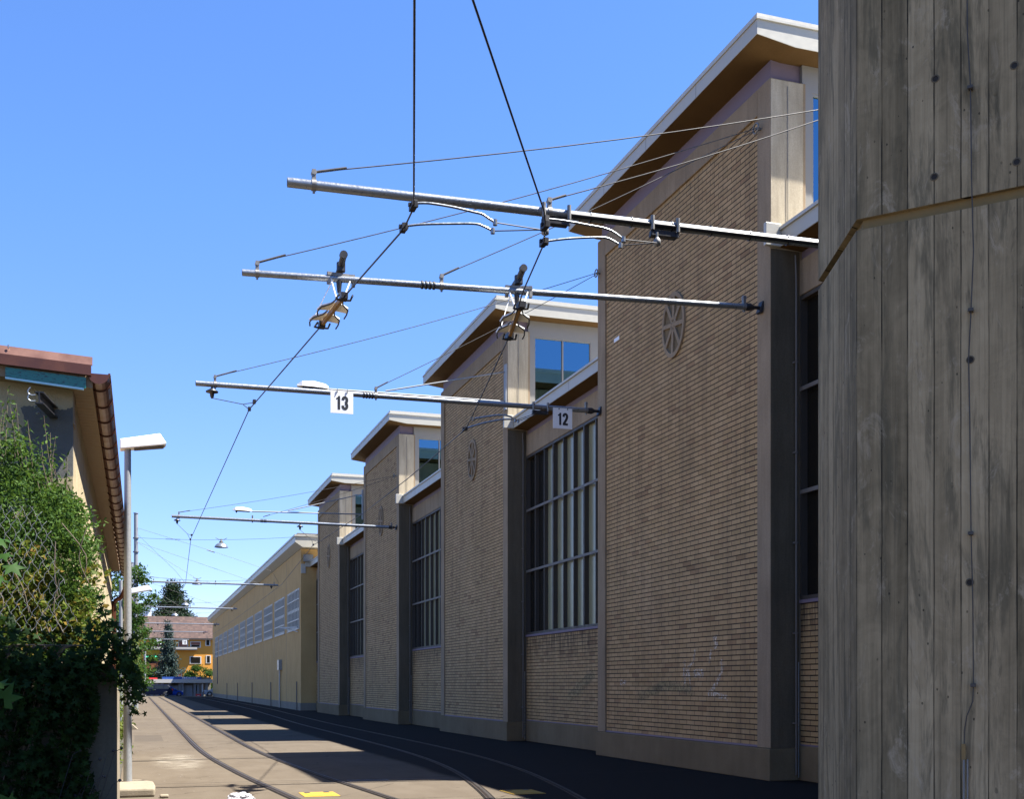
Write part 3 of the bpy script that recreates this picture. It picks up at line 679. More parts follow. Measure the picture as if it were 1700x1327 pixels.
# curved steady arms under pole 1 and 3 (each arm belongs to a pull-off set)
def steady_arm(label, pts, link, group='curved steady arms pulling the wires sideways', r=.016):
    P = smooth_path(pts, 6); t = thing('steady_arm', tuple(P[0]), label, 'steady arm', group)
    MB().tube(P, r, 8).build('arm', M['galv'], t)
    MB().tube([P[-1]+Vector((0,0,.035)), P[-1]-Vector((0,0,.035))], .03, 8).build('eye', M['galv'], t)
    MB().tube([P[-1], link], .008, 6).bar(P[0]-Vector((0,0,.05)), P[0]+Vector((0,0,.04)), .05, .05).build('link_wire', M['wire'], t)
Yp = 14.0
def S1(pp, Y=Yp): return [onY(x, y, Y) for x, y in pp]
steady_arm('upper curved arm on the left contact wire below the nearest tube', S1([(689,338),(712,338),(750,344),(784,352),(800,356),(811,363),(822,370)], 13.6), onY(905,383,Yp))
steady_arm('lower curved arm on the left contact wire below the nearest tube', S1([(673,376),(700,373),(745,372),(787,372),(802,376),(818,384)], 14.2), onY(903,382,Yp))
steady_arm('upper curved arm on the right contact wire under the nearest tube', S1([(908,364),(935,367),(975,374),(1005,380),(1020,387),(1035,398)], 13.6), onY(1090,404,Yp))
steady_arm('lower curved arm on the right contact wire under the nearest tube', S1([(907,401),(940,397),(975,395),(1003,395),(1017,400),(1030,408)], 14.2), onY(1089,404,Yp))
steady_arm('small curved arm beside the second brick bay, upper of the pair', [onY(x,y,24.4) for x, y in ((786,696),(805,693),(830,690),(846,692),(855,699))], onY(887,688,25.0), r=.02)
steady_arm('small curved arm beside the second brick bay, lower of the pair', [onY(x,y,25.0) for x, y in ((774,712),(800,704),(830,698),(850,697),(860,700))], onY(889,690,25.2), r=.02)
def dropper(label, px, py, topx, topy, Y):
    a = onY(topx, topy, Y); b = onY(px, py, Y); t = thing('hanger_rod', tuple(b), label, 'hanger', 'hanger rods under the nearest tube')
    MB().tube([a, b], .016, 8).build('rod', M['castings'], t); mb = MB().lathe(b, [(.015,-.06),(.05,-.04),(.05,.02),(.02,.06)], 12); mb.build('knuckle', M['castings'], t)
dropper('hanger rod where both left steady arms meet beside the right contact wire', 905, 384, 907, 358, 14.1)
dropper('hanger rod under the black carrier near the brick wall', 1091, 402, 1091, 386, 14.1)
# wire clamps on the contact wires
for x, y, l in ((686,345,'wire clamp where the left contact wire kinks below the nearest tube'),(670,381,'wire clamp just behind the kink of the left contact wire'),(905,378,'wire clamp on the right contact wire below the nearest tube'),(903,405,'lower wire clamp on the right contact wire, above the second tube'),(772,714,'wire clamp in front of the second brick bay')):
    p = onZ(x, y, HW); tag(MB().box((p.x-.035, p.y-.09, p.z-.02), (p.x+.035, p.y+.09, p.z+.05)).bar(p+Vector((-.06,0,.03)), p+Vector((.06,0,.03)), .04, .04).build('wire_clamp', M['blackwire'], org=tuple(p)), l, 'wire clamp', 'clamps on the contact wires')
# bridle wires from tip insulators down to contact wire A
def bridle(label, top, mid, p1, p2):
    t = thing('bridle_wire', tuple(top), label, 'bridle wire', 'bridles between tube tips and contact wire')
    MB().tube([top, mid], .009, 6).tube([mid, p1], .008, 6).tube([mid, p2], .008, 6).build('wires', M['wire'], t)
    for p in (p1, p2): MB().box((p.x-.03,p.y-.06,p.z-.02),(p.x+.03,p.y+.06,p.z+.05)).build('clamp', M['blackwire'], t)
c = T3+d3*f3(352)-Vector((0,0,.29)); bridle('Y shaped bridle hanging from the tip of the third tube', c, c.lerp(onZ(418,675,HW), .78), onZ(422,669,HW), onZ(414,681,HW))
c = T4+d4*f4(294)-Vector((0,0,.3)); bridle('Y shaped bridle hanging from the tip of the fourth tube', c, c.lerp(onZ(317,893,HW), .75), onZ(318,890,HW), onZ(316,897,HW))
c = T4+d4*f4(498)-Vector((0,0,.3)); bridle('Y shaped bridle from the right insulator of the fourth tube', c, c.lerp(onZ(524,903,HW), .75), onZ(529,901,HW), onZ(520,906,HW))

# section insulators hung from pole 2
def section_insulator(label, p0, p1, polec):
    p0, p1 = Vector(p0), Vector(p1); a = (p0-p1).normalized(); n = Vector((a.y, -a.x, 0)); mid = (p0+p1)/2; Z = Vector((0,0,1)); L = (p0-p1).length
    t = thing('section_insulator', tuple(mid), label, 'section insulator', 'section insulators under the second tube')
    at = lambda f, s=0, z=0: p1+a*(L*f)+n*s+Z*z
    MB().bar(at(-.02,0,.02), at(1.02,0,.02), .05, .075).build('insulating_bar', M['orange_bar'], t)
    for f in (.30, .68):
        for s in (-1, 1):
            mb = MB(); mb.prism([at(f-.06,.03*s,.05), at(f+.05,.21*s,.03), at(f+.19,.24*s,.02), at(f+.21,.03*s,.05)], (0,0,.02)); mb.build('arc_shield', M['white_paint'], t)
            mb = MB(); mb.tube([at(f-.16,.05*s,.05), at(f-.05,.09*s,.03), at(f+.06,.21*s,.01), at(f+.18,.23*s,-.01), at(f+.23,.21*s,-.05)], .012, 6); mb.build('runner_horn', M['black'], t)
    for f in (-.04, .97):
        mb = MB(); mb.box(tuple(at(f)-Vector((.05,.09,.03))), tuple(at(f)+Vector((.05,.09,.06)))).tube([at(f-.1,.10,.0), at(f+.02,.11,-.02), at(f+.08,.03,0)], .016, 6).tube([at(f-.1,-.10,.0), at(f+.02,-.11,-.02), at(f+.08,-.03,0)], .016, 6)
        mb.build('end_clamp', M['blackwire'], t)
    c = Vector(polec); top = c+Z*.02
    for s in (-1, 1):
        MB().bar(c+n*.16*s+a*.02+Z*.0, at(.12,.06*s,.07), .035, .012, n).build('strap', M['white_paint'], t)
    MB().bar(c-n*.12, at(.78,-.18,.04), .03, .012, n).build('strap', M['white_paint'], t)
    MB().bar(c-n*.22+Z*.06, c+n*.22+Z*.06, .07, .05).bar(c-n*.2-Z*.1, c-n*.2+Z*.09, .06, .05).bar(c+n*.2-Z*.1, c+n*.2+Z*.09, .06, .05).build('yoke', M['castings'], t)
    b0 = c+Z*.10; b1 = c+Z*.30-Vector((0,.25,0))
    MB().tube([b0+Vector((0,.3,.06)), b0+Z*.1, b1], [.05,.055,.05], 12).tube([b0+Z*.02, b0+Z*.16], .07, 10).tube([b1-Vector((0,.03,0)), b1+Vector((0,.05,0))], .062, 12).build('rod_insulator', M['black'], t)
    MB().tube([c-n*.03-Z*.02, c-n*.03-Z*.22], [.05,.03], 10).tube([c-n*.03-Z*.22, at(.05,0,.1)], .012, 6).build('drop_insulator', M['black'], t)
pc = T2+d2*f2(566); section_insulator('section insulator with white fins on the left wire below the second tube', onZ(533,543,HW), onZ(569,497,HW), pc)
pc = T2+d2*f2(861); section_insulator('section insulator with white fins on the right wire in front of the second bay roof', onZ(845,562,HW), onZ(864,512,HW), pc)

# numbered boards
def digit_poly(ch):
    if ch == '1': return [[(.30,0),(.62,0),(.62,1),(.36,1),(.33,.90),(.12,.82),(.12,.66),(.30,.68)]]
    return None
def board(name, label, num, c, wdt, group):
    t = thing(name, tuple(c), label, 'track number', group)
    x0, x1 = c.x-wdt/2, c.x+wdt/2; z1 = c.z+wdt/2; z0 = c.z-wdt/2; y = c.y
    MB().box((x0, y-.006, z0), (x1, y+.006, z1)).build('plate', M['white_plain'], t, bevel=.002)
    dw = wdt*.27; hh = wdt*.60; y = c.y-.0085; zc = c.z-.035*wdt; sw = wdt*.105
    def ribbon(P, w0, org):
        P = [Vector((p[0], 0, p[1])) for p in P]; vs = []
        for i, q in enumerate(P):
            a = (P[min(i+1,len(P)-1)]-P[max(i-1,0)]).normalized(); n_ = Vector((-a.z, 0, a.x)); vs += [q+n_*w0[i]/2, q-n_*w0[i]/2]
        mb = MB(); k = len(vs)
        fr = [org+v+Vector((0,0,0)) for v in vs]; mb.add(fr, [(2*i, 2*i+1, 2*i+3, 2*i+2) for i in range(len(P)-1)]); return mb
    for j, ch in enumerate(num):
        ox = c.x+(-.175 if j == 0 else .135)*wdt; o_ = Vector((ox, y, zc)); H2 = hh/2; W2 = dw/2-sw*.5
        if ch == '1':
            mb = MB(); mb.add([o_+Vector(v) for v in ((-.01*wdt,0,-H2),(.10*wdt,0,-H2),(.10*wdt,0,H2),(.02*wdt,0,H2),(-.01*wdt,0,H2*.80),(-.075*wdt,0,H2*.66),(-.075*wdt,0,H2*.45),(-.01*wdt,0,H2*.52))], [(0,1,2,3,4,7),(4,5,6,7)])
        else:
            top = [(W2*1.05*math.cos(t), H2*.52+(H2*.48-sw*.5)*math.sin(t)) for t in [math.pi*(1.05-.0525*2*q) for q in range(11)]]
            if ch == '3':
                up_ = [(-W2*1.05, H2*.40)]+top+[(W2*1.05, H2*.30),(W2*.8, H2*.10),(W2*.1, 0)]
                lo_ = [(W2*.1, -.0),(W2*.8,-H2*.10),(W2*1.08,-H2*.30)]+[(W2*1.08*math.cos(t), -H2*.50-(H2*.5-sw*.5)*math.sin(t)) for t in [math.pi*q/10 for q in range(11)]]+[(-W2*1.08,-H2*.36)]
                P = up_; mb = ribbon(up_, [sw*1.15]*len(up_), o_); lo = ribbon(lo_, [sw*1.15]*len(lo_), o_-Vector((0,.0006,0))); mb.add(lo.v, lo.f)
            else:
                P = [(-W2*1.05, H2*.36)]+top+[(W2*1.05, H2*.30),(W2*.75, 0),(W2*.0,-H2*.36),(-W2*.75,-H2*.66),(-W2*.85,-H2)]
                mb = ribbon(P, [sw*1.15]*len(P), o_)
                mb.add([o_+Vector((x_, -.0006, z_)) for x_, z_ in ((-W2-sw*.5,-H2),(W2+sw*.5,-H2),(W2+sw*.5,-H2+sw),(-W2-sw*.5,-H2+sw))], [(0,1,2,3)])
        mb.build('numeral', M['black'], t)
    mb = MB()
    for s in (-.2, .24): mb.tube([(c.x+s*wdt, y-.012, z1-.05*wdt), (c.x+s*wdt, y-.012, z1+.03)], .008, 6).tube([(c.x+s*wdt, y-.02, z1-.06*wdt),(c.x+s*wdt, y, z1-.06*wdt)], .014, 6)
    mb.build('hook', M['castings'], t)
q3 = T3+d3*f3(568); board('number_board', 'white square board reading 13 hanging from the third tube', '13', att(567.5, 668.5, q3.x*SN+q3.y*CS-.1), .50, 'track number boards')
q3 = T3+d3*f3(934); board('number_board', 'white square board reading 12 hanging from the third tube', '12', att(934, 695.5, q3.x*SN+q3.y*CS-.1), .485, 'track number boards')

# lamps on wall arms
def wall_lamp(label, tip, joint, root, sroot, sj):
    t = thing('wall_arm_lamp', tuple(root), label, 'street lamp', 'white lamps on long wall arms')
    tip, joint, root, sroot, sj = map(Vector, (tip, joint, root, sroot, sj)); a = (tip-joint).normalized(); n = Vector((a.y,-a.x,0)); Z = Vector((0,0,1))
    MB().tube([joint, root], .032, 10).tube([sj, sroot], .022, 8).box((F-.06, root.y-.08, root.z-.25), (F-.001, root.y+.08, sroot.z+.2)).build('arm', M['galv_pale'], t)
    L = (tip-joint).length; mb = MB()
    prof = [(0,.05,.07),(.1,.11,.12),(.5,.16,.17),(.85,.14,.14),(1,.07,.05)]; vs = []
    for f, w, h in prof:
        c = joint+a*L*f
        vs += [c-n*w, c-n*w*.8+Z*h, c+n*w*.8+Z*h, c+n*w, c-Z*.01]
    fs = []
    for i in range(len(prof)-1):
        for k in range(5): fs.append((i*5+k, i*5+(k+1)%5, (i+1)*5+(k+1)%5, (i+1)*5+k))
    fs += [(0,1,2,3,4), tuple(range(len(vs)-5, len(vs)))]; mb.add(vs, fs); mb.build('lamp_head', M['white_plain'], t)
    MB().bar(joint+a*.1-Z*.02, tip-a*.15-Z*.02, .2, .03).build('lens', M['darkpane'], t)
    MB().lathe(tip-a*.18-Z*.02, [(.05,0),(.04,-.05),(.01,-.1)], 10).build('sensor', M['black'], t)
wall_lamp('white lamp on the wall arm above board 13', onY(493,642,32.9), onY(545,647,32.9), onX(841,668,F), onX(840,618,F), onY(640,650,32.9))
wall_lamp('white lamp on the farther wall arm above the fourth tube', onY(386,848,55.7), onY(418,850,55.7), onX(603,855,F), onX(603,821,F), onY(478,849,55.7))

# left masts with arms over both tracks
def line_mast(label, x, Y, H, tipx, armz=8.4, boards=False, spanz=None):
    t = thing('line_mast', (x, Y, 0), label, 'mast', 'overhead line masts on the left')
    MB().tube([(x,Y,0),(x,Y,H*.75)], .155, 14).build('lower_tube', M['galv_pale'], t)
    MB().tube([(x,Y,H*.75),(x,Y,H)], .13, 14).tube([(x,Y,H-.02),(x,Y,H+.03)], .16, 14).build('upper_tube', M['galv_pale'], t)
    a = Vector((x, Y-.2, armz+.02)); b = Vector((tipx, Y-.2, armz)); MB().tube([a, b], .06, 10).build('arm', M['galv'], t)
    for f in (.97, .55, .12): clampset(MB(), a.lerp(b, f), .055).build('clamp', M['castings'], t)
    for f in (.95, .3): MB().lathe(a.lerp(b, f)-Vector((0,0,.06)), [(.02,0),(.12,-.07),(.04,-.12),(.02,-.2)], 10).build('insulator', M['black'], t)
    mb = MB()
    for f in (.85, .45): mb.tube([(x,Y-.1,spanz or armz+2.6), tuple(a.lerp(b, f)+Vector((0,0,.1)))], .009, 5)
    mb.tube([(x,Y-.16,armz+.35), tuple(a.lerp(b,.5)+Vector((0,0,.12)))], .009, 5)
    mb.build('stay_wire', M['wire'], t)
    for zz in (armz+1.9, armz+2.8): MB().tube([(x,Y,zz),(x,Y,zz+.08)], .19, 14).build('collar', M['castings'], t)
    return t
line_mast('first left mast beyond the lamp post with a long arm', -.05, 78.3, 12.85, 9.05)
line_mast('second left mast beyond the lamp post, nearly hidden in trees', -.4, 99.6+4, 12.2, 8.4)
line_mast('third left mast, its arm ending at the yellow hall roof', -.6, 131, 12.2, 8.7)
line_mast('fourth left mast with its arm against the tiled roof', -.7, 151, 12.2, 8.6)
line_mast('short far mast standing before the blue spruce', 4.15, 172, 7.0, 4.9, 6.4) if False else None
m5 = line_mast('fifth left mast carrying two small number boards', 1.1, 170, 10.0, 7.1, 8.15)
board('number_board', 'tiny far white board reading 13 before the blue spruce', '13', Vector((3.0, 169.6, 7.75)), .62, 'far track number boards')
board('number_board', 'tiny far white board reading 12 before the orange house', '12', Vector((6.5, 169.6, 7.75)), .62, 'far track number boards')
fm = thing('far_mast', tuple(att(273,1160,186)), 'pale grey mast standing in front of the blue spruce', 'mast'); c = WORLD(fm)
MB().tube([(c.x,c.y,0),(c.x,c.y,3.6)], .25, 12).build('lower_tube', M['galv_pale'], fm); MB().tube([(c.x,c.y,3.6),(c.x,c.y,7.7)], .2, 12).build('upper_tube', M['galv_pale'], fm)

# span wires with hanging bell lamps
def span(label, a, b, mid=None):
    a, b = Vector(a), Vector(b); n = 16; sag = .35
    P = [a.lerp(b, k/n)-Vector((0,0,sag*4*(k/n)*(1-k/n))) for k in range(n+1)]; t = thing('span_wire', tuple(a), label, 'span wire', 'span wires carrying bell lamps')
    MB().tube(P, .010, 5).tube([P[2]-Vector((0,0,0)), P[3]], .022, 6).tube([P[12], P[13]], .022, 6).build('rope', M['wire'], t); return P
def bell_lamp(label, x, y, z, sc=1.2):
    t = thing('bell_lamp', (x, y, z), label, 'lamp', 'bell lamps hanging from the span wires')
    MB().lathe((x,y,z), [(.36*sc,0),(.35*sc,.03),(.30*sc,.12*sc),(.20*sc,.20*sc),(.10*sc,.24*sc)], 24).build('shade', M['galv'], t)
    MB().lathe((x,y,z), [(.001,.0),(.30*sc,.04)], 20).build('glass', M['frosted'], t)
    MB().lathe((x,y,z), [(.10*sc,.24*sc),(.11*sc,.30*sc),(.05*sc,.34*sc),(.03,.45*sc)], 14).build('cap', M['steel_dark'], t)
    MB().tube([(x-.35,y,z+.5*sc),(x-.15,y,z+.42*sc),(x+.15,y,z+.42*sc),(x+.35,y,z+.5*sc)], .02, 6).build('bracket', M['steel_dark'], t)
for i, (Y, bx, lab) in enumerate(((78.2, 14.2, 'nearest'), (103.4, 9.7, 'second'), (131, 9.7, 'third'), (151, 9.7, 'fourth'))):
    P = span('span wire from the %s far mast across the tracks' % lab, (0.0 if i == 0 else -.5, Y, 11.25), (bx, Y if i else 70.0, 11.35 if i == 0 else 11.0))
    lx = (5.13, 5.0, 5.1, 4.6)[i]; k = (lx-P[0].x)/(P[-1].x-P[0].x); z = 11.3-.35*4*k*(1-k)-.5; yy = P[0].y+(P[-1].y-P[0].y)*k
    bell_lamp(('nearest bell lamp hanging over the yard, grey shade against the sky', 'second bell lamp, hanging just below the first left mast arm', 'third bell lamp, seen against the dark spruce top', 'farthest bell lamp, just above the tiled roof')[i], lx, yy, z)
# long guy wires seen against the sky
tag(MB().tube([(0,78.2,11.9),(4.5,78.0,10.6),(8.6,77.8,9.3),(9.05,77.9,8.55)], .009, 5).tube([(4.4,78,10.6),(4.9,78,10.45)], .03, 6).build('guy_wire', M['wire'], org=(0,78.2,11.9)), 'thin guy wire sloping from the first mast top to its arm tip', 'guy wire')
tag(MB().tube([(.1,78.0,11.4),(2.2,72,8.6),(2.66,68.2,7.52)], .008, 5).build('guy_wire', M['wire'], org=(.1,78,11.4)), 'thin guy wire from the first mast down to the left contact wire', 'guy wire')

# ---------------------------------------------------------------- lamp post at the left
LX, LY = -.14, 19.58
lamp = thing('lamp_post', (LX, LY, 0), 'tall galvanised lamp post with a flat white head, standing on a concrete foot', 'lamp post')
MB().tube([(LX,LY,.1),(LX,LY,2.4),(LX,LY,5.52)], [.068,.062,.052], 20).build('post', M['galv_pale'], lamp)
MB().prism([(LX-.12,LY-.13,5.50),(LX-.12,LY-.13,5.66),(LX+.50,LY-.13,5.79),(LX+.60,LY-.13,5.64),(LX+.58,LY-.13,5.61)], (0,.26,0)).build('lamp_head', M['white_plain'], lamp, bevel=.015)
MB().prism([(LX+.10,LY-.10,5.535),(LX+.56,LY-.10,5.598),(LX+.56,LY-.10,5.585),(LX+.10,LY-.10,5.52)], (0,.2,0)).build('lens', M['steel_dark'], lamp)
# its concrete foot: a rough half-round pad
ft = MB(); prof = [(-.38,-1.45),(-.36,-.3),(-.25,.25),(-.05,.42),(.22,.30),(.40,-.1),(.42,-.8),(.40,-1.45)]
ft.prism([(LX+a, LY+b, 0) for a, b in prof], (0,0,.13)); ft.build('foot', M['boundary'], lamp, bevel=.03)
# second lamp post farther away, only its head shows past the first
l2 = thing('lamp_post', (-.55, 44, 0), 'second white headed lamp post, half hidden behind the nearer post', 'lamp post')
MB().tube([(-.55,44,0),(-.55,44,5.5)], [.08,.06], 12).build('post', M['galv_pale'], l2)
p = onY(212, 981, 44); MB().prism([(p.x,p.y-.15,p.z-.15),(p.x,p.y-.15,p.z+.02),(p.x+.7,p.y-.15,p.z+.2),(p.x+.85,p.y-.15,p.z+.02)], (0,.3,0)).build('lamp_head', M['white_plain'], l2, bevel=.02)

# ---------------------------------------------------------------- boundary walls left
bw = thing('end_wall', (-.3, 9.5, 0), 'concrete slab with chamfered top corner in front of the creeper', 'wall')
MB().prism([(-2.2,9.5,0),(-.148,9.5,0),(-.148,9.5,1.80),(-.185,9.5,1.865),(-2.2,9.5,1.865)], (0,.14,0)).build('slab', M['slab'], bw, bevel=.008)
lw = thing('boundary_wall', (-.3, 14, 0), 'row of concrete wall panels running back to the lamp post', 'wall')
for i, (a, b, h) in enumerate(((10.0, 12.4, 1.70), (12.6, 15.2, 1.66), (15.4, 18.0, 1.62))):
    MB().box((-.42-.0*i, a, 0), (-.20-.02*i, b, h)).build('wall_panel', M['boundary'], lw, bevel=.01)

# ---------------------------------------------------------------- house with copper gutter
def plaster_mat():
    m, nt, b = newmat('rough_render', .9); g = G(nt); p = g.pos(); x, y, z = g.sep(p)
    big = g.noise(p, 1.6, 5, .65); fine = g.noise(p, 60, 4, .75)
    c = g.ramp(big, [(.3, (.28,.225,.13)), (.7, (.42,.34,.205))])
    c = g.mix(g.rmp(fine, .4, .8, 0, .35), c, (.13,.11,.08))
    # old grey repair patch on the gable with its own ragged outline
    e = g.math('ADD', x, g.math('MULTIPLY', g.math('SUBTRACT', g.noise(p, 3.2, 4, .6), .5), .30))
    inx = g.math('MULTIPLY', g.math('GREATER_THAN', e, -1.10), g.math('LESS_THAN', e, -.52))
    e2 = g.math('ADD', z, g.math('MULTIPLY', g.math('SUBTRACT', g.noise(p, 2.3, 4, .6), .5), .5))
    inz = g.math('MULTIPLY', g.math('GREATER_THAN', e2, 3.72), g.math('LESS_THAN', e2, 4.42))
    patch = g.math('MULTIPLY', g.math('MULTIPLY', inx, inz), g.math('LESS_THAN', y, 12.2))
    c = g.mix(patch, c, g.mix(g.noise(p, 7, 4, .6), (.075,.075,.068), (.11,.108,.10)))
    g.put(b.inputs['Base Color'], c); g.bump(fine, b, .6, .012); return m
M['plaster'] = plaster_mat()
hs = thing('rendered_house', (-.6, 12.1, 0), 'old rendered house with a copper gutter and copper edged roof behind the hedge', 'house')
WX = -.60
MB().box((-9, 12.1, 0), (WX, 30.5, 4.66)).build('wall', M['plaster'], hs)
MB().box((WX-.001, 12.1, 4.28), (WX+.012, 12.35, 4.6)).build('purlin_end', M['wood'], hs)
# roof: eave at right, rising away to the left
def zr(x): return 4.72+(-.36-x)*.06
rz = MB().prism([(-.41,11.9,4.60),(-.41,11.9,4.72),(-9,11.9,zr(-9)),(-9,11.9,zr(-9)-.12)], (0, 18.9, 0)); ro = rz.build('roof', M['wood'], hs)
MB().prism([(-.42,11.82,4.705),(-.42,11.82,4.805),(-9,11.82,zr(-9)+.0),(-9,11.82,zr(-9)-.10)], (0,.045,0)).build('verge_flashing', M['copper'], ro)
MB().prism([(-.41,11.835,4.808),(-.41,11.87,4.895),(-9,11.87,zr(-9)+.095),(-9,11.835,zr(-9)+.003)], (0,.03,0)).build('roof_flashing', M['copper_flash'], ro)
mv = MB()
for x in (-1.3, -1.16): mv.tube([(x,11.84,4.87+(-.42-x)*.05),(x,11.84,4.90+(-.42-x)*.05)], .008, 6)
mv.build('rivet', M['galv'], ro)
# eaves boarding under the overhang along the long side
eb = MB(); y = 11.95; k = 0
while y < 30.6:
    eb.box((WX+.001, y, 4.60-.0002*k), (-.43, y+.135, 4.63-.0002*k)); y += .142; k += 1
eb.build('eaves_boards', M['wood'], ro)
# membrane strip under the verge
def membrane_mat():
    m, nt, b = newmat('green_membrane', .35); g = G(nt); p = g.pos(); x, y, z = g.sep(p)
    n = g.noise(g.comb(g.math('MULTIPLY', g.math('ADD', x, g.math('MULTIPLY', z, 1.2)), 9.0), 0.0, g.math('MULTIPLY', z, 34.0)), 2.2, 3, .6)
    g.put(b.inputs['Base Color'], g.mix(g.rmp(n, .56, .60), (.012,.15,.13), (.006,.035,.04))); return m
MB().prism([(-1.19,11.865,4.635),(-1.19,11.865,4.73),(-.47,11.865,4.69),(-.47,11.865,4.585)], (0,.02,0)).build('membrane', membrane_mat(), ro)
MB().prism([(-1.19,11.855,4.618),(-1.19,11.855,4.634),(-.49,11.855,4.584),(-.49,11.855,4.566)], (0,.03,0)).build('membrane_edge', plain('foil_edge', (.35,.60,.68), .3), ro)
# half-round gutter falling towards the far end
gt = MB(); G0, G1 = Vector((-.355, 11.86, 4.735)), Vector((-.27, 30.4, 4.50)); n = 10; r = .10; vs = []
for c in (G0, G1):
    for q in range(n+1):
        a = math.pi+math.pi*q/n; vs.append(c+Vector((r*math.cos(a), 0, r*math.sin(a))))
    for q in range(n+1):
        a = math.pi+math.pi*(n-q)/n; vs.append(c+Vector(((r-.006)*math.cos(a), 0, (r-.006)*math.sin(a))))
m2 = 2*(n+1); gt.add(vs, [(i, (i+1) % m2, m2+(i+1) % m2, m2+i) for i in range(m2)], False)
gt.add([G0+Vector((r*math.cos(math.pi+math.pi*q/n), 0, r*math.sin(math.pi+math.pi*q/n))) for q in range(n+1)], [tuple(range(n+1))])
gt.tube([G0+Vector((r,0,0)), G1+Vector((r,0,0))], .013, 8)
gu = gt.build('gutter', M['copper'], hs)
DC = plain('dark_copper', (.07,.022,.015), .5, .4); k = 0
while k < 27:
    c = G0.lerp(G1, (k+.4)/27.0); P = [c+Vector(((r+.006)*math.cos(math.pi+math.pi*q/10), 0, (r+.006)*math.sin(math.pi+math.pi*q/10))) for q in range(11)]
    MB().tube(P, .009, 5).build('gutter_hook', DC, gu); k += 1
MB().tube(smooth_path([(-.27,30.3,4.40),(-.27,30.32,4.15),(-.38,30.4,3.9),(-.52,30.45,3.78),(-.55,30.46,3.4),(-.55,30.46,0)], 4), .055, 10).build('downpipe', M['copper'], gu)
# dark steel beam jutting from the gable with hooks
bmh = MB(); b0 = Vector((-.775,12.1,4.43)); b1 = Vector((-.845,11.25,4.37))
bmh.bar(b0, b1, .075, .012).bar(b0+Vector((0,0,-.10)), b1+Vector((0,0,-.10)), .075, .012).bar(b0-Vector((0,0,.05)), b1-Vector((0,0,.05)), .012, .10)
bo = bmh.build('steel_beam', M['black'], hs)
hk = MB()
for dz in (0, -.055): hk.tube(smooth_path([b1+Vector((-.03,0,-.03+dz)), b1+Vector((-.07,0,-.033+dz)), b1+Vector((-.095,0,-.01+dz)), b1+Vector((-.085,0,.02+dz)), b1+Vector((-.07,0,.035+dz))], 4), .007, 6)
hk.tube([b1+Vector((-.03,.1,-.11)), b1+Vector((-.045,.08,-.125))], .010, 6).tube([b1+Vector((-.03,.35,-.11)), b1+Vector((-.045,.33,-.125))], .010, 6)
hk.build('hook', M['galv'], bo)

# ---------------------------------------------------------------- foliage tools
def leaf_mat(name, cols, rough=.45, trans=.35):
    m, nt, b = newmat(name, max(rough,.6), 0, cols[0], .12); g = G(nt)
    geo = g.n.new('ShaderNodeNewGeometry'); r = geo.outputs['Random Per Island']
    st = [(i/(len(cols)-1), c) for i, c in enumerate(cols)]
    big = g.noise(g.pos(), 2.2, 3, .5)
    c = g.ramp(g.math('ADD', g.math('MULTIPLY', r, .65), g.math('MULTIPLY', big, .35)), st)
    g.put(b.inputs['Base Color'], c)
    tr = g.n.new('ShaderNodeBsdfTranslucent'); g.put(tr.inputs[0], g.mix(.5, c, (.10,.16,.02)))
    mx = g.n.new('ShaderNodeMixShader'); mx.inputs[0].default_value = trans
    out = g.n['Material Output']; g.l.new(b.outputs[0], mx.inputs[1]); g.l.new(tr.outputs[0], mx.inputs[2]); g.l.new(mx.outputs[0], out.inputs[0]); return m
M['lf_hedge'] = leaf_mat('hedge_leaves', [(.014,.036,.008), (.028,.066,.012), (.055,.110,.018), (.115,.17,.028)])
M['lf_yel'] = leaf_mat('yellowing_leaves', [(.020,.046,.008), (.05,.085,.011), (.095,.105,.013), (.15,.10,.014), (.075,.036,.012)])
M['lf_vine'] = leaf_mat('vine_leaves', rough=.7, cols= [(.005,.014,.003), (.009,.026,.005), (.020,.050,.010)])
M['lf_tree'] = leaf_mat('ash_leaves', [(.014,.040,.008), (.024,.062,.011), (.045,.10,.018)])
M['lf_bam'] = leaf_mat('pale_hedge_leaves', [(.035,.055,.012), (.07,.095,.018), (.13,.15,.03)])
M['nd_dark'] = leaf_mat('spruce_needles', [(.006,.015,.007), (.010,.024,.011), (.017,.034,.016)], .6, .1)
M['nd_blue'] = leaf_mat('blue_spruce_needles', [(.018,.034,.032), (.034,.056,.052), (.062,.092,.088)], .6, .1)
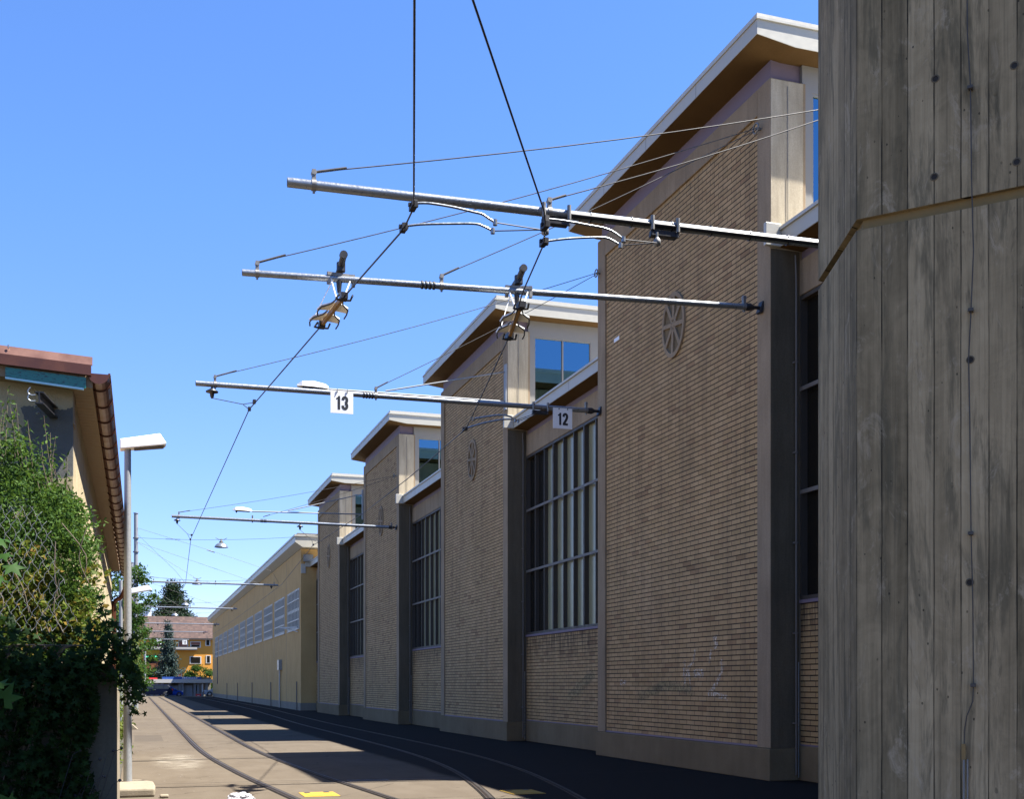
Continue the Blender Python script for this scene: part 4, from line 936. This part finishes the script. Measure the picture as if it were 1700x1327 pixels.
def leaves(name, P, size, mat, parent, asp=.5, nrm=None, spread=1.0, vary=.35, shape='leaf', org=None):
    """P: Nx3 world positions"""
    N = len(P); P = np.asarray(P, float); s = size*(1+vary*(rng.random(N)*2-1))
    d = rng.normal(size=(N,3)); 
    if nrm is not None: d = d*spread+np.asarray(nrm)
    d /= np.linalg.norm(d, axis=1)[:,None]
    t = rng.normal(size=(N,3)); t -= (t*d).sum(1)[:,None]*d; t /= np.linalg.norm(t, axis=1)[:,None]; b = np.cross(d, t)
    if shape == 'leaf':
        K = 4; off = [(0,0,0),(.5,asp/2,.07),(1,0,0),(.5,-asp/2,.07)]; tri = [(0,1,2),(0,2,3)]
    elif shape == 'maple':
        K = 11; ang = [math.pi*1.0, 2.3,1.75,1.25,.8,.38,0]; off = [(0,0,0)]
        a = [(-2.6,.42),(-2.0,.62),(-1.55,.36),(-1.0,.86),(-.5,.42),(0,1.0),(.5,.42),(1.0,.86),(1.55,.36),(2.0,.62)]
        off = [(0,0,.05)]+[(r*math.cos(x)*.62, r*math.sin(x)*.62, -.02*abs(x)) for x, r in a]; tri = [(0,i,i+1) for i in range(1,10)]
    off = np.array(off)
    o3 = Vector((0,0,0))
    if parent is not None: o3 = WORLD(parent)
    elif org is not None: o3 = Vector(org)
    V = P[:,None,:]+s[:,None,None]*(off[None,:,0:1]*t[:,None,:]+off[None,:,1:2]*b[:,None,:]+off[None,:,2:3]*d[:,None,:]); V = V.reshape(-1,3)-np.array(o3)
    T = (np.arange(N)*K)[:,None,None]+np.array(tri)[None]; T = T.reshape(-1,3)
    me = bpy.data.meshes.new(name); me.vertices.add(len(V)); me.vertices.foreach_set('co', V.astype(np.float32).ravel())
    me.loops.add(T.size); me.loops.foreach_set('vertex_index', T.astype(np.int32).ravel())
    me.polygons.add(len(T)); me.polygons.foreach_set('loop_start', np.arange(len(T), dtype=np.int32)*3); me.polygons.foreach_set('loop_total', np.full(len(T), 3, np.int32))
    me.update(calc_edges=True); me.materials.append(mat); o = bpy.data.objects.new(name, me); COL.objects.link(o)
    if parent is not None: o.parent = parent
    elif org is not None: o.location = org
    return o
def clumps(centres, radii, per, flat=.8):
    out = []
    for c, r, n in zip(centres, radii, per):
        v = rng.normal(size=(n,3)); v /= np.linalg.norm(v, axis=1)[:,None]; rr = r*(rng.random(n)**.45)
        out.append(np.array(c)+v*rr[:,None]*np.array([1,1,flat]))
    return np.concatenate(out)

# hedge in front of the house
hd = thing('privet_hedge', (-1.0, 10.9, 0), 'dense dark green hedge with loose top shoots in front of the house', 'hedge')
def top_z(x): return 3.50+.20*np.sin(x*5.1)+.12*np.sin(x*11+1)-.55*np.clip((x+.62)/.25, 0, 1)
cs = []; rs = []; per = []
for _ in range(760):
    x = random.uniform(-2.6, -.40); y = random.uniform(10.15, 11.75); z = random.uniform(.15, 1.0)
    tz = float(top_z(x)); z = tz*(z**.75); xe = -.40-.04*math.sin(z*4)
    if x > xe: continue
    cs.append((x, y, z)); rs.append(random.uniform(.12,.24)); per.append(175)
leaves('foliage', clumps(cs, rs, per), .043, M['lf_hedge'], hd, .42)
stt = MB(); tips = []
for _ in range(75):
    x = random.uniform(-2.0, -.42); y = random.uniform(10.3, 11.6); z0 = float(top_z(x))-.15; L = random.uniform(.18,.62)*(1 if x < -.55 else .6); dx, dy = random.uniform(-.12,.12), random.uniform(-.1,.1)
    a = Vector((x,y,z0)); b = a+Vector((dx,dy,L)); stt.tube([a, a.lerp(b,.5)+Vector((dx*.1,0,0)), b], [.004,.003,.002], 4)
    for k in range(int(L/.045)+1): tips += [tuple(a.lerp(b, (k+.5)/(L/.045)))]*2
leaves('shoot_leaves', np.array(tips), .05, M['lf_hedge'], hd, .32, nrm=[(0,0,.8)]*len(tips))
stems = stt
for _ in range(26):
    x = random.uniform(-2.3,-.5); y = random.uniform(10.5,11.5); stems.tube([(x,y,0),(x+random.uniform(-.1,.1),y,1.2),(x+random.uniform(-.2,.2),y,2.6)], [.02,.015,.008], 5)
stems.build('stem', M['bark'], hd)
# yellowing creeper on the fence
cr = thing('yellowing_creeper', (-.8, 10.0, 0), 'yellow and rust tinged creeper growing through the wire fence', 'creeper')
cs = []; rs = []; per = []
for _ in range(230):
    x = random.uniform(-2.2, -.26); z = random.gauss(2.05, .28); y = random.uniform(9.85, 10.25)
    if x > -.30-.03*abs(z-2.1): continue
    cs.append((x,y,z)); rs.append(random.uniform(.06,.15)); per.append(55)
leaves('foliage', clumps(cs, rs, per), .055, M['lf_yel'], cr, .55)
tw = MB()
for _ in range(9):
    x = random.uniform(-1.2,-.35); z = random.uniform(1.7,2.6); tw.tube(smooth_path([(x,9.8,z),(x+random.uniform(-.1,.1),9.78,z+.2),(x+random.uniform(-.2,.2),9.8,z+.45)],3), .004, 4)
tw.build('twig', M['bark'], cr)
# vine with lobed leaves falling over the slab towards the lamp post
vn = thing('lobed_vine', (-.5, 9.4, 0), 'dark vine with big lobed leaves spilling over the concrete slab', 'vine')
P = []
for _ in range(1500):
    f = random.random(); x = -1.3+f*1.32; zc = 1.86+.12*max(0,(f-.65)/.35)+.10*math.sin(f*9)-.62*max(0, f-.80)/.2*.55
    P.append((x, 9.35+random.gauss(0,.14), zc+random.gauss(0,.13)))
for _ in range(70): # hanging end
    f = random.random(); P.append((-.13+.16*f+random.gauss(0,.025), 9.4+random.gauss(0,.06), 1.98-.38*f+random.gauss(0,.05)))
for _ in range(7600): # dark mass left of the slab
    x = -.29-1.75*random.random()**1.25; z = random.uniform(.05,2.1); 
    if z > 1.9 or x > -.30-.05*math.sin(z*7): continue
    P.append((x, 9.40+random.gauss(0,.10)-.12*random.random(), z))
P = np.array(P); leaves('foliage', P, .078, M['lf_vine'], vn, nrm=[(.25,-.55,.55)]*len(P), spread=.55, shape='maple')
big = []
for x, y, z in ((-.70,6.9,2.42),(-.66,6.9,2.36),(-.72,7.0,2.28),(-.70,6.9,1.62),(-.72,6.85,1.70),(-.69,6.9,.98),(-.71,6.95,2.5),(-.76,7.0,2.0),(-.70,7.1,1.05)): big.append((x,y,z))
for q in big: leaves('big_leaf', np.array([q]), .17, M['lf_tree'], vn, nrm=[(.2,-.5,.7)], spread=.35, shape='maple')
vs_ = MB()
for _ in range(14):
    x = random.uniform(-1.1,-.2); vs_.tube(smooth_path([(x-.4,9.42,.1),(x-.2,9.38,1.1),(x,9.36,1.9),(x+.2,9.34,2.0)],4), .006, 5)
vs_.build('stem', M['bark'], vn)
# dry seed heads in front of the slab
sd = thing('seed_stalks', (-.3, 9.2, 0), 'dry stalks with small round seed heads before the slab edge', 'weed')
mb = MB()
for _ in range(26):
    x = random.uniform(-.45,-.10); z = random.uniform(.45,1.25); y = 9.25+random.uniform(-.1,.1); a = (x-random.uniform(.1,.35), y, max(.02,z-.6))
    mb.tube([a, (x-.05, y, z-.03), (x, y, z)], .0025, 4)
    s_ = random.uniform(.008,.014); mb.lathe((x,y,z), [(.001,-s_),(s_*.9,-s_*.5),(s_,0),(s_*.9,s_*.5),(.001,s_)], 8)
mb.build('stalks', M['black'], sd)
M['fence_wire'] = plain('zinc_wire', (.30,.30,.29), .5, .3)
# chain-link fence above the slab line
cf = thing('chain_link_fence', (-1.0, 9.75, 0), 'rusty chain link fence tangled in the hedge', 'fence')
mb = MB(); s_ = .075
for k in range(-60, 60):
    x0 = k*s_
    for sg in (1, -1):
        pts_ = []; 
        for j in range(0, 27):
            z = 2.12+j*.0375; x = x0+sg*(z-2.12)*.55-1.0
            if -2.6 < x < -.42-.28*(z-2.12): pts_.append((x+(.006 if j % 2 else -.006), 9.66+(.006 if j % 2 else -.006), z))
        if len(pts_) > 2: mb.tube(pts_, .0019 if sg > 0 else .0008, 4, cap=False)
mb.build('mesh', M['fence_wire'], cf)
mb = MB().tube([(-2.4,9.90,1.5),(-2.4,9.90,2.9)], .02, 8); mb.build('post', M['galv'], cf)

# ---------------------------------------------------------------- trees
def tree(name, loc, H, label, mat, cw, cbase, n, lsize, per, group=None, cat='tree', trunk_r=None, lean=(0,0), crowns=None):
    t = thing(name, loc, label, cat, group); x, y, _ = loc; tr = trunk_r or H*.018
    mb = MB(); top = Vector((x+lean[0], y+lean[1], H*.9)); base = Vector((x,y,0)); mb.tube([base, base.lerp(top,.4), base.lerp(top,.75), top], [tr, tr*.75, tr*.4, tr*.12], 10)
    cs = []; rs = []; pr = []
    for i in range(n):
        f = cbase+(1-cbase)*((i+.5)/n); w = cw*math.sin(math.pi*min(1,(f-cbase)/(1-cbase)*.82+.14))**.6
        a = random.uniform(0, 2*math.pi); rr = w*math.sqrt(random.uniform(.15,1)); c = base.lerp(top, min(1,f/.9)); c = Vector((c.x+rr*math.cos(a), c.y+rr*math.sin(a), H*f))
        r_ = random.uniform(.55,1.1)*cw*.32; cs.append(tuple(c)); rs.append(r_); pr.append(per)
        if i % 2 == 0:
            s0 = base.lerp(top, max(.2, f-.22)/.9); mb.tube([s0, s0.lerp(c,.6)+Vector((0,0,.1*cw*.3)), c], [tr*.3, tr*.18, tr*.06], 5)
    mb.build('trunk', M['bark'], t); leaves('crown', clumps(cs, rs, pr, .6), lsize, mat, t, .5, nrm=[(0,0,.6)]*int(sum(pr)), spread=.9)
    return t
tree('ash_tree', (-1.3, 60, 0), 7.7, 'feathery green ash tree leaning over the far lamp heads', M['lf_tree'], 1.7, .25, 46, .17, 110, 'broadleaf trees along the left side', lean=(.8,0))
tree('ash_tree', (-1.1, 72, 0), 6.4, 'bright green ash tree behind the feathery one, reaching over the track', M['lf_tree'], 1.9, .12, 46, .17, 120, 'broadleaf trees along the left side', lean=(.8,0))
tree('ash_tree', (-1.5, 90, 0), 7.8, 'tall broadleaf tree closest to the orange house', M['lf_tree'], 1.6, .3, 40, .2, 120, 'broadleaf trees along the left side', lean=(.9,0))
tree('ash_tree', (-2.0, 112, 0), 7.6, 'broadleaf tree above the dark blue car', M['lf_tree'], 1.9, .42, 36, .22, 120, 'broadleaf trees along the left side', lean=(.6,0))
tree('maple_tree', (-1.6, 36, 0), 5.4, 'pale green bush seen between house end and lamp post', M['lf_bam'], 1.05, .2, 26, .12, 130, lean=(.2,0), cat='tree')
# long hedge along the pavement edge on the left
lh = thing('roadside_hedge', (-.3, 50, 0), 'pale yellow green hedge trailing along the left pavement edge', 'hedge')
cs = []; rs = []; pr = []
for i in range(260):
    y = 24+(i/260.)**1.5*120; hgt = 2.9+.4*math.sin(y*.35)+ (.6 if y > 40 else 0); z = hgt*random.random()**.8
    if y < 30: z *= .35
    cs.append((-.45-random.random()*.9+.38*(z/hgt if y>34 else 0), y+random.random()*.6, z)); rs.append(random.uniform(.25,.5)*(1+(y>60)*.5)); pr.append(120)
leaves('foliage', clumps(cs, rs, pr), .11, M['lf_bam'], lh, .4)
for (y, l) in ((44, 'nearer pale concrete foot poking out below the roadside hedge'), (60, 'farther pale concrete foot poking out below the roadside hedge')):
    p = onZ(222 if y == 44 else 229, 1212 if y == 44 else 1184, 0)
    tag(MB().prism([(p.x-.5,p.y-.3,0),(p.x+.16,p.y-.3,0),(p.x-.12,p.y-.3,.26)], (0,.6,0)).build('concrete_block', M['boundary'], bevel=.02, org=tuple(p)), l, 'footing', 'concrete feet by the roadside hedge')

def conifer(name, loc, H, Rb, label, mat, tiers, per, droop, cbase=.05, cat='tree', nsz=.5, w=7, gap=.0):
    t = thing(name, loc, label, cat); x, y, _ = loc
    MB().tube([(x,y,0),(x,y,H*.6),(x,y,H)], [H*.014,H*.009,.03], 8).build('trunk', M['bark'], t)
    pts = []; br = MB()
    for i in range(tiers):
        f = cbase+(1-cbase)*i/tiers; L = Rb*(1-f)**(.8 if Rb < 5 else 1.0)*(1+.25*math.sin(i*2.3)); z = H*f
        for k in range(w):
            a = 2*math.pi*(k+random.random()*.7)/w+i; ll = L*random.uniform(.7,1.12); 
            e = Vector((x+ll*math.cos(a), y+ll*math.sin(a), z-droop*ll+ll*.12)); s0 = Vector((x,y,z))
            if L > 1: br.tube([s0, s0.lerp(e,.5)+Vector((0,0,.05*ll)), e], [.05,.035,.01], 4)
            m = max(3, int(per*ll/Rb))
            for q in range(m):
                u = (q+random.random())/m; c = s0.lerp(e, u**.8)+Vector((0,0,.08*ll*math.sin(math.pi*u)))
                wd = .10*ll+.12*Rb*.3; pts.append((c.x+random.gauss(0,wd), c.y+random.gauss(0,wd), c.z+random.gauss(0,.10)-abs(random.gauss(0,.18*droop+.05))*1.6))
    br.build('branch', M['bark'], t); pts = np.array(pts)
    leaves('needles', pts, nsz, mat, t, .22, nrm=[(0,0,-.2)]*len(pts), spread=1.0)
    return t
c = att(287, 1130, 215); conifer('spruce', (c.x, c.y, 0), 21.8, 12.5, 'tall dark spruce towering behind the tiled roof', M['nd_dark'], 22, 380, .30, .12, nsz=.85, w=10)
c = att(279, 1130, 178); conifer('blue_spruce', (c.x, c.y, 0), 12.2, 2.6, 'slender blue spruce in front of the orange house', M['nd_blue'], 17, 130, .5, .03, nsz=.6, w=7)
c = att(333, 1130, 180); tree('round_bush', (c.x, c.y, 0), 4.5, 'round green bush right of the blue spruce, over the shelter roof', M['lf_tree'], 2.6, .1, 30, .3, 130, cat='bush')
c = att(316, 1130, 182); tree('round_bush', (c.x, c.y, 0), 3.7, 'lower green bush close beside the blue spruce', M['lf_tree'], 1.7, .1, 22, .3, 130, cat='bush')
c = att(245, 1130, 180); tree('round_bush', (c.x, c.y, 0), 3.6, 'dark bush under the green awning, behind the parked cars', M['lf_tree'], 2.2, .1, 24, .3, 130, cat='bush')

# ---------------------------------------------------------------- orange house far behind
def tile_mat():
    m, nt, b = newmat('clay_tiles', .8); g = G(nt); x, y, z = g.sep(g.pos())
    r_ = g.white(g.comb(g.math('FLOOR', g.math('MULTIPLY', x, 2.6)), g.math('FLOOR', g.math('MULTIPLY', z, 3.4)), 0.0))
    gx = g.math('FRACT', g.math('MULTIPLY', x, 2.6)); gz = g.math('FRACT', g.math('MULTIPLY', z, 3.4))
    c = g.ramp(r_, [(0, (.024,.011,.007)), (.5, (.038,.018,.012)), (1, (.062,.034,.023))])
    l = g.math('MAXIMUM', g.math('LESS_THAN', gx, .14), g.math('LESS_THAN', gz, .22)); c = g.mix(g.math('MULTIPLY', l, .6), c, (.05,.025,.02)); g.put(b.inputs['Base Color'], c); return m
M['tiles'] = tile_mat(); M['orange'] = plain('orange_render', (.62,.27,.035), .85, 0, .08, 1.5); M['brown_sh'] = plain('brown_shutters', (.22,.08,.045), .7)
M['green_awn'] = plain('green_awning', (.02,.30,.16), .7); M['slate'] = plain('grey_lean_to_roof', (.07,.07,.073), .7)
HY2 = 195.0
def HX(px): return onY(px, 1000, HY2).x
def HZ(py, px=300): return onY(px, py, HY2).z
oh = thing('orange_house', (HX(300), HY2, 0), 'orange house with a brown tiled roof at the far end of the street', 'house')
x0, x1 = HX(222), HX(352); ze = HZ(1062); zt = HZ(1034)
MB().box((x0, HY2, 0), (x1+4, HY2+10, ze)).build('wall', M['orange'], oh)
rf = MB().prism([(x0-1, HY2-.35, ze-.1),(x0-1, HY2-.35, ze+.15),(x0-1, HY2+7, zt+1.3),(x0-1, HY2+14, ze)], (x1-x0+7, 0, 0)).build('roof', M['tiles'], oh)
MB().box((x0-1, HY2-.47, ze-.12), (x1+6, HY2-.352, ze+.12)).build('gutter', M['steel_dark'], rf)
zb = HZ(1080); MB().prism([(x0, HY2-.01, zb+.55),(x0, HY2-.9, zb+.1),(x0, HY2-.9, zb-.05),(x0, HY2-.01, zb-.05)], (HX(327)-x0, 0, 0)).build('lean_to_roof', M['slate'], oh)
def win(pxa, pxb, pya, pyb, kind):
    a, b = HX(pxa), HX(pxb); zt_, zb_ = HZ(pya), HZ(pyb)
    mb = MB().box((a-.12, HY2-.06, zb_-.12), (b+.12, HY2-.002, zt_+.12)); w = mb.build('window', M['white_frame'], oh)
    n = max(1, round((b-a)/1.1)); W_ = (b-a)/n
    for k in range(n): MB().box((a+W_*k+.06, HY2-.075, zb_), (a+W_*(k+1)-.06, HY2-.062, zt_ if kind != 'half' else zb_+(zt_-zb_)*.4)).build('pane', M['darkpane'], w)
    if kind == 'shut': MB().box((a, HY2-.10, zb_+.05), (b, HY2-.076, zt_)).build('shutter', M['brown_sh'], w)
    if kind == 'half': MB().box((a, HY2-.10, zb_+(zt_-zb_)*.45), (b, HY2-.076, zt_)).build('shutter', M['brown_sh'], w)
win(297, 311, 1066, 1075, 'shut'); win(317, 332, 1067, 1075, 'half'); win(316, 333, 1092, 1102, 'plain'); win(343, 349, 1090, 1101, 'plain'); win(342, 348, 1063, 1072, 'plain'); win(257, 268, 1068, 1075, 'shut'); win(296, 301, 1116, 1124, 'shut')
MB().prism([(HX(241),HY2-.01,HZ(1089)),(HX(241),HY2-1.6,HZ(1093)),(HX(241),HY2-1.6,HZ(1094)),(HX(241),HY2-.01,HZ(1090))], (HX(263)-HX(241),0,0)).build('awning', M['green_awn'], oh)
mb = MB().box((HX(243), HY2-1.6, HZ(1112)), (HX(265), HY2-.001, HZ(1111))); k = 0
xx = HX(243)
while xx < HX(265): mb.box((xx, HY2-1.6, HZ(1112)), (xx+.09, HY2-1.52, HZ(1104))); xx += .18
mb.box((HX(243), HY2-1.62, HZ(1104.6)), (HX(265), HY2-1.5, HZ(1103.8))).build('balcony', M['brown_sh'], oh)
MB().box((HX(243), HY2-.05, HZ(1103)), (HX(259), HY2-.001, HZ(1094.5))).build('recess', M['dark_in'], oh)
# pale house glimpsed behind the trees on the left
c = att(236, 1010, 205); wh = thing('pale_house', (c.x, c.y, 0), 'pale flat house glimpsed between the left trees and the spruce', 'house')
MB().box((c.x-8, c.y, 0), (c.x+1.6, c.y+8, CAMH+(HY-1004)*205/FPX)).build('wall', M['white_plain'], wh); MB().box((c.x-8.5,c.y-.5,CAMH+(HY-1004)*205/FPX), (c.x+2.0,c.y+8.5,CAMH+(HY-1002.5)*205/FPX)).build('roof', M['slate'], wh)
MB().box((c.x-3,c.y-.05,9), (c.x+1,c.y-.001,12)).build('window', M['darkpane'], wh)

# ---------------------------------------------------------------- shelter row behind the cars
SY = 171.0
def SX(px): return onY(px, 1100, SY).x
def SZ(py, px=300): return onY(px, py, SY).z
sh = thing('kiosk_row', (SX(295), SY, 0), 'low flat roofed kiosk row with pale canopy and grey shutters', 'kiosk')
MB().box((SX(237), SY-1.2, SZ(1135)), (SX(352), SY+4, SZ(1129))).build('canopy', M['cap'], sh)
M['blue_board'] = plain('blue_board', (.02,.07,.28), .5); M['grey_shut'] = plain('grey_shutter', (.30,.31,.33), .6); M['kiosk_wall'] = plain('kiosk_wall', (.20,.19,.17), .8)
MB().box((SX(241), SY+3.2, 0), (SX(352), SY+3.4, SZ(1135))).build('back_wall', M['kiosk_wall'], sh)
for px in (250, 258, 267, 279, 296, 301, 321, 327, 333, 341): MB().box((SX(px), SY-.2, 0), (SX(px)+.35, SY+.1, SZ(1135))).build('post', M['galv_pale'], sh)
for a, b in ((282, 295), (304.5, 319.5)): MB().box((SX(a), SY+.3, 0), (SX(b), SY+.4, SZ(1139.5))).build('shutter', M['grey_shut'], sh)
MB().box((SX(335.5), SY-.25, SZ(1150)), (SX(337), SY-.2, SZ(1136))).build('white_post', M['white_plain'], sh)
for a, b in ((324, 329),): MB().box((SX(a), SY+.2, SZ(1148)), (SX(b), SY+.25, SZ(1139))).build('window', M['darkpane'], sh)
MB().box((SX(269), SY-1.0, SZ(1129)), (SX(333), SY-.8, SZ(1125))).build('blue_sign', M['blue_board'], sh)
MB().box((SX(333), SY-.6, SZ(1129)), (SX(350), SY-.4, SZ(1126))).build('roof_kerb', M['boundary'], sh)
MB().box((SX(241), SY-1.0, SZ(1129)), (SX(261), SY-.8, SZ(1126.5))).build('red_sign', M['red_box'], sh)
mb = MB()
x = SX(302)
random.seed(5)
while x < SX(325.5):
    w_ = random.uniform(.08,.2); mb.box((x, SY-1.02, SZ(1128.0)), (x+w_, SY-1.001, SZ(1128.0)+random.uniform(.10,.19))); x += w_+.07
mb.build('sign_lettering', M['white_plain'], sh)
rb = thing('red_box', (SX(329), SY-1.5, 0), 'bright red box standing in front of the kiosk row', 'box')
MB().box((SX(324), SY-1.8, 0.02), (SX(333), SY-1.2, SZ(1153.5))).build('body', M['red_box'], rb, bevel=.05); MB().box((SX(326.5), SY-1.82, SZ(1156.6)), (SX(330), SY-1.801, SZ(1156))).build('label_plate', M['white_plain'], rb)

# ---------------------------------------------------------------- cars
def car(name, label, loc, L, W, H, paint, face=1, suv=False):
    """side view car along X; face=+1: front towards +X"""
    t = thing(name, loc, label, 'car', 'cars parked at the end of the yard'); X, Y, _ = loc
    if suv: prof = [(-.5,.28),(-.5,.52),(-.485,.60),(-.455,.66),(-.40,.93),(-.36,.985),(-.1,1.0),(.05,.985),(.17,.92),(.27,.66),(.45,.59),(.49,.50),(.5,.30),(.47,.19),(-.47,.19)]
    else: prof = [(-.5,.26),(-.5,.50),(-.48,.66),(-.42,.92),(-.34,.985),(-.12,1.0),(.04,.96),(.24,.64),(.42,.53),(.49,.42),(.5,.27),(.47,.17),(-.47,.17)]
    P = [(face*a*L, b*H) for a, b in prof]; n = len(P); mb = MB(); vs = []; hw = W/2
    ys = [(-hw, .90), (-hw*.97, 1.0), (hw*.97, 1.0), (hw, .90)]
    def wid(z): return hw*(1-.26*max(0, (z/H-.62)/.38))
    rows = []
    for s in (-1, -.55, .55, 1):
        k = .985 if abs(s) == 1 else 1.0
        rows.append([(X+a*k, Y+s*wid(b), b*(1 if abs(s) < 1 else .992)) for a, b in P])
    for r_ in rows: vs += r_
    fs = [(j*n+i, j*n+(i+1) % n, (j+1)*n+(i+1) % n, (j+1)*n+i) for j in range(3) for i in range(n)]+[tuple(range(n)), tuple(reversed(range(3*n, 4*n)))]
    mb.add(vs, fs, False); b = mb.build('body', paint, t, bevel=.04)
    zf = .655*H; zr_ = .94*H
    for s in (-1, 1):
        def q(a, z): return (X+face*a*L, Y+s*(wid(z)+.012), z)
        g1 = MB(); 
        segs = ([(-.40,-.25,-.37,-.27),(-.24,-.01,-.25,-.02),(.01,.21,.0,.11)] if suv else [(-.40,-.16,-.36,-.17),(-.14,.17,-.13,.02)])
        for a0, a1, b0, b1 in segs: g1.prism([q(a0,zf), q(a1,zf), q(b1,zr_*.985), q(b0,zr_*.985)], (0,-s*.02,0))
        g1.build('side_window', M['carglass'], t)
        for wx in (-.31, .32):
            cx_ = X+face*wx*L; rw = .21*H if suv else .215*H; yy = Y+s*(hw-.10)
            w_ = MB().lathe((cx_, yy, rw), [(rw*.55,-.11),(rw*.93,-.11),(rw,-.08),(rw,.08),(rw*.93,.11),(rw*.55,.11)], 24, 'Y').build('wheel', M['rubber'], t)
            rm = MB()
            rm.lathe((cx_, yy+s*.085, rw), [(rw*.60,-.02),(rw*.60,.03),(rw*.68,.03),(rw*.68,-.02)], 24, 'Y').lathe((cx_, yy+s*.08, rw), [(.001,.03),(.06,.03),(.07,-.02)], 12, 'Y')
            for k in range(5):
                a = 2*math.pi*k/5; rm.bar((cx_, yy+s*.09, rw), (cx_+rw*.62*math.cos(a), yy+s*.09, rw+rw*.62*math.sin(a)), .03, .075, (0,1,0))
            rm.build('rim', M['rim'], w_)
            MB().lathe((cx_, Y+s*(hw-.0), rw), [(rw*1.02,-.02),(rw*1.16,-.02),(rw*1.16,.012),(rw*1.02,.012)], 24, 'Y').build('wheel_arch', M['black'], t)
        MB().box((X+face*.47*L-.12, Y+s*(hw*.72)-.18, .50*H), (X+face*.47*L+.06, Y+s*(hw*.72)+.18, .57*H)).build('headlight', M['headlamp'], t)
        MB().box((X-face*.485*L-.07, Y+s*(hw*.80)-.13, .50*H), (X-face*.485*L+.10, Y+s*(hw*.80)+.15, .66*H)).build('tail_light', M['red_lamp'], t)
        MB().box((X+face*.20*L-.1, Y+s*(hw+.04)-.1, .63*H), (X+face*.20*L+.1, Y+s*(hw+.04)+.1, .73*H)).build('mirror', paint, t, bevel=.03)
        MB().box((X-face*.02*L-.1, Y+s*(hw+.005)-.015, .57*H), (X-face*.02*L+.1, Y+s*(hw+.005)+.015, .595*H)).build('handle', M['galv'], t)
    return t
def paint(name, col):
    m, nt, b = newmat(name, .35, 0, col, .12); b.inputs['Coat Roughness'].default_value = .05; return m
M['navy'] = paint('navy_car_paint', (.002,.004,.016)); M['bluep'] = paint('blue_car_paint', (.012,.06,.36)); M['silver'] = paint('silver_car_paint', (.38,.40,.42))
c = onY(256, 1159, 164.8); car('suv', 'dark navy estate car with silver wheels at the end of the tracks', (c.x, 165.6, 0), 4.9, 1.9, 1.72, M['navy'], -1, True)
c = onY(285, 1159, 168); car('hatchback', 'bright blue small car poking out behind the dark navy car', (c.x-.15, 168.4, 0), 3.5, 1.7, 1.45, M['bluep'], 1)
c = onY(349, 1159, 169); car('silver_car', 'silver car mostly hidden by the corner of the ochre hall', (c.x+1.2, 169.3, 0), 4.1, 1.8, 1.62, M['silver'], -1)

# ---------------------------------------------------------------- small things on the yard
def cover(px, py, label):
    p = onZ(px, py, 0); t = thing('point_box_cover', (p.x, p.y, 0), label, 'ground cover', 'yellow framed covers between the rails'); w, l, b = .27, .36, .085
    MB().box((p.x-w, p.y-l, .0), (p.x+w, p.y+l, .006)).build('plate', M['yellow_paint'], t)
    MB().box((p.x-w+b, p.y-l+b*1.6, .006), (p.x+w-b, p.y+l-b*1.6, .009)).build('lid', M['yellow_paint'], t)
    mb = MB()
    for s in (-1, 1): mb.box((p.x+s*.15-.04, p.y+.20, .0062), (p.x+s*.15+.04, p.y+.31, .0125))
    mb.build('slot', M['black'], t)
cover(530, 1320.5, 'yellow cover lying in the sun between the near rails'); cover(867, 1316.5, 'yellow cover in shade between the rails beside the depot')
p = onZ(612, 1297.5, 0); gr = thing('drain_grating', (p.x, p.y, 0), 'dark slotted drain grating at the shadow edge between the two tracks', 'grating')
MB().box((p.x-.36, p.y-.20, 0), (p.x+.36, p.y+.20, .006)).build('frame', M['cast_iron'], gr)
mb = MB()
for k in range(14): mb.box((p.x-.33+k*.048, p.y-.17, .0062), (p.x-.315+k*.048, p.y+.17, .012))
mb.build('bars', M['railhead'], gr)
# crumpled white bag
p = onZ(400, 1338, 0); bm = bmesh.new(); bmesh.ops.create_icosphere(bm, subdivisions=5, radius=1)
for v in bm.verts:
    d = v.co.normalized(); n_ = mnoise.fractal(d*2.2+Vector((3,1,7)), 1.0, 2.0, 5)*.42+abs(mnoise.noise(d*4))*.22; r_ = .82+n_*.42
    v.co = Vector((d.x*.22*r_, d.y*.17*r_, max(0, d.z*.12*r_+.06)))
me = bpy.data.meshes.new('plastic_bag'); bm.to_mesh(me); bm.free(); me.materials.append(M['bag']); o = bpy.data.objects.new('plastic_bag', me); COL.objects.link(o); o.location = (p.x, p.y+.15, .004)
tag(o, 'crumpled white plastic bag lying on the yard at the bottom edge', 'bag')
p = onZ(272, 1326, 0); tag(MB().box((p.x-.06,p.y-.08,0),(p.x+.07,p.y+.06,.05)).build('stone', M['boundary'], bevel=.02, org=tuple(p)), 'small pale stone beside the lamp post foot', 'stone')
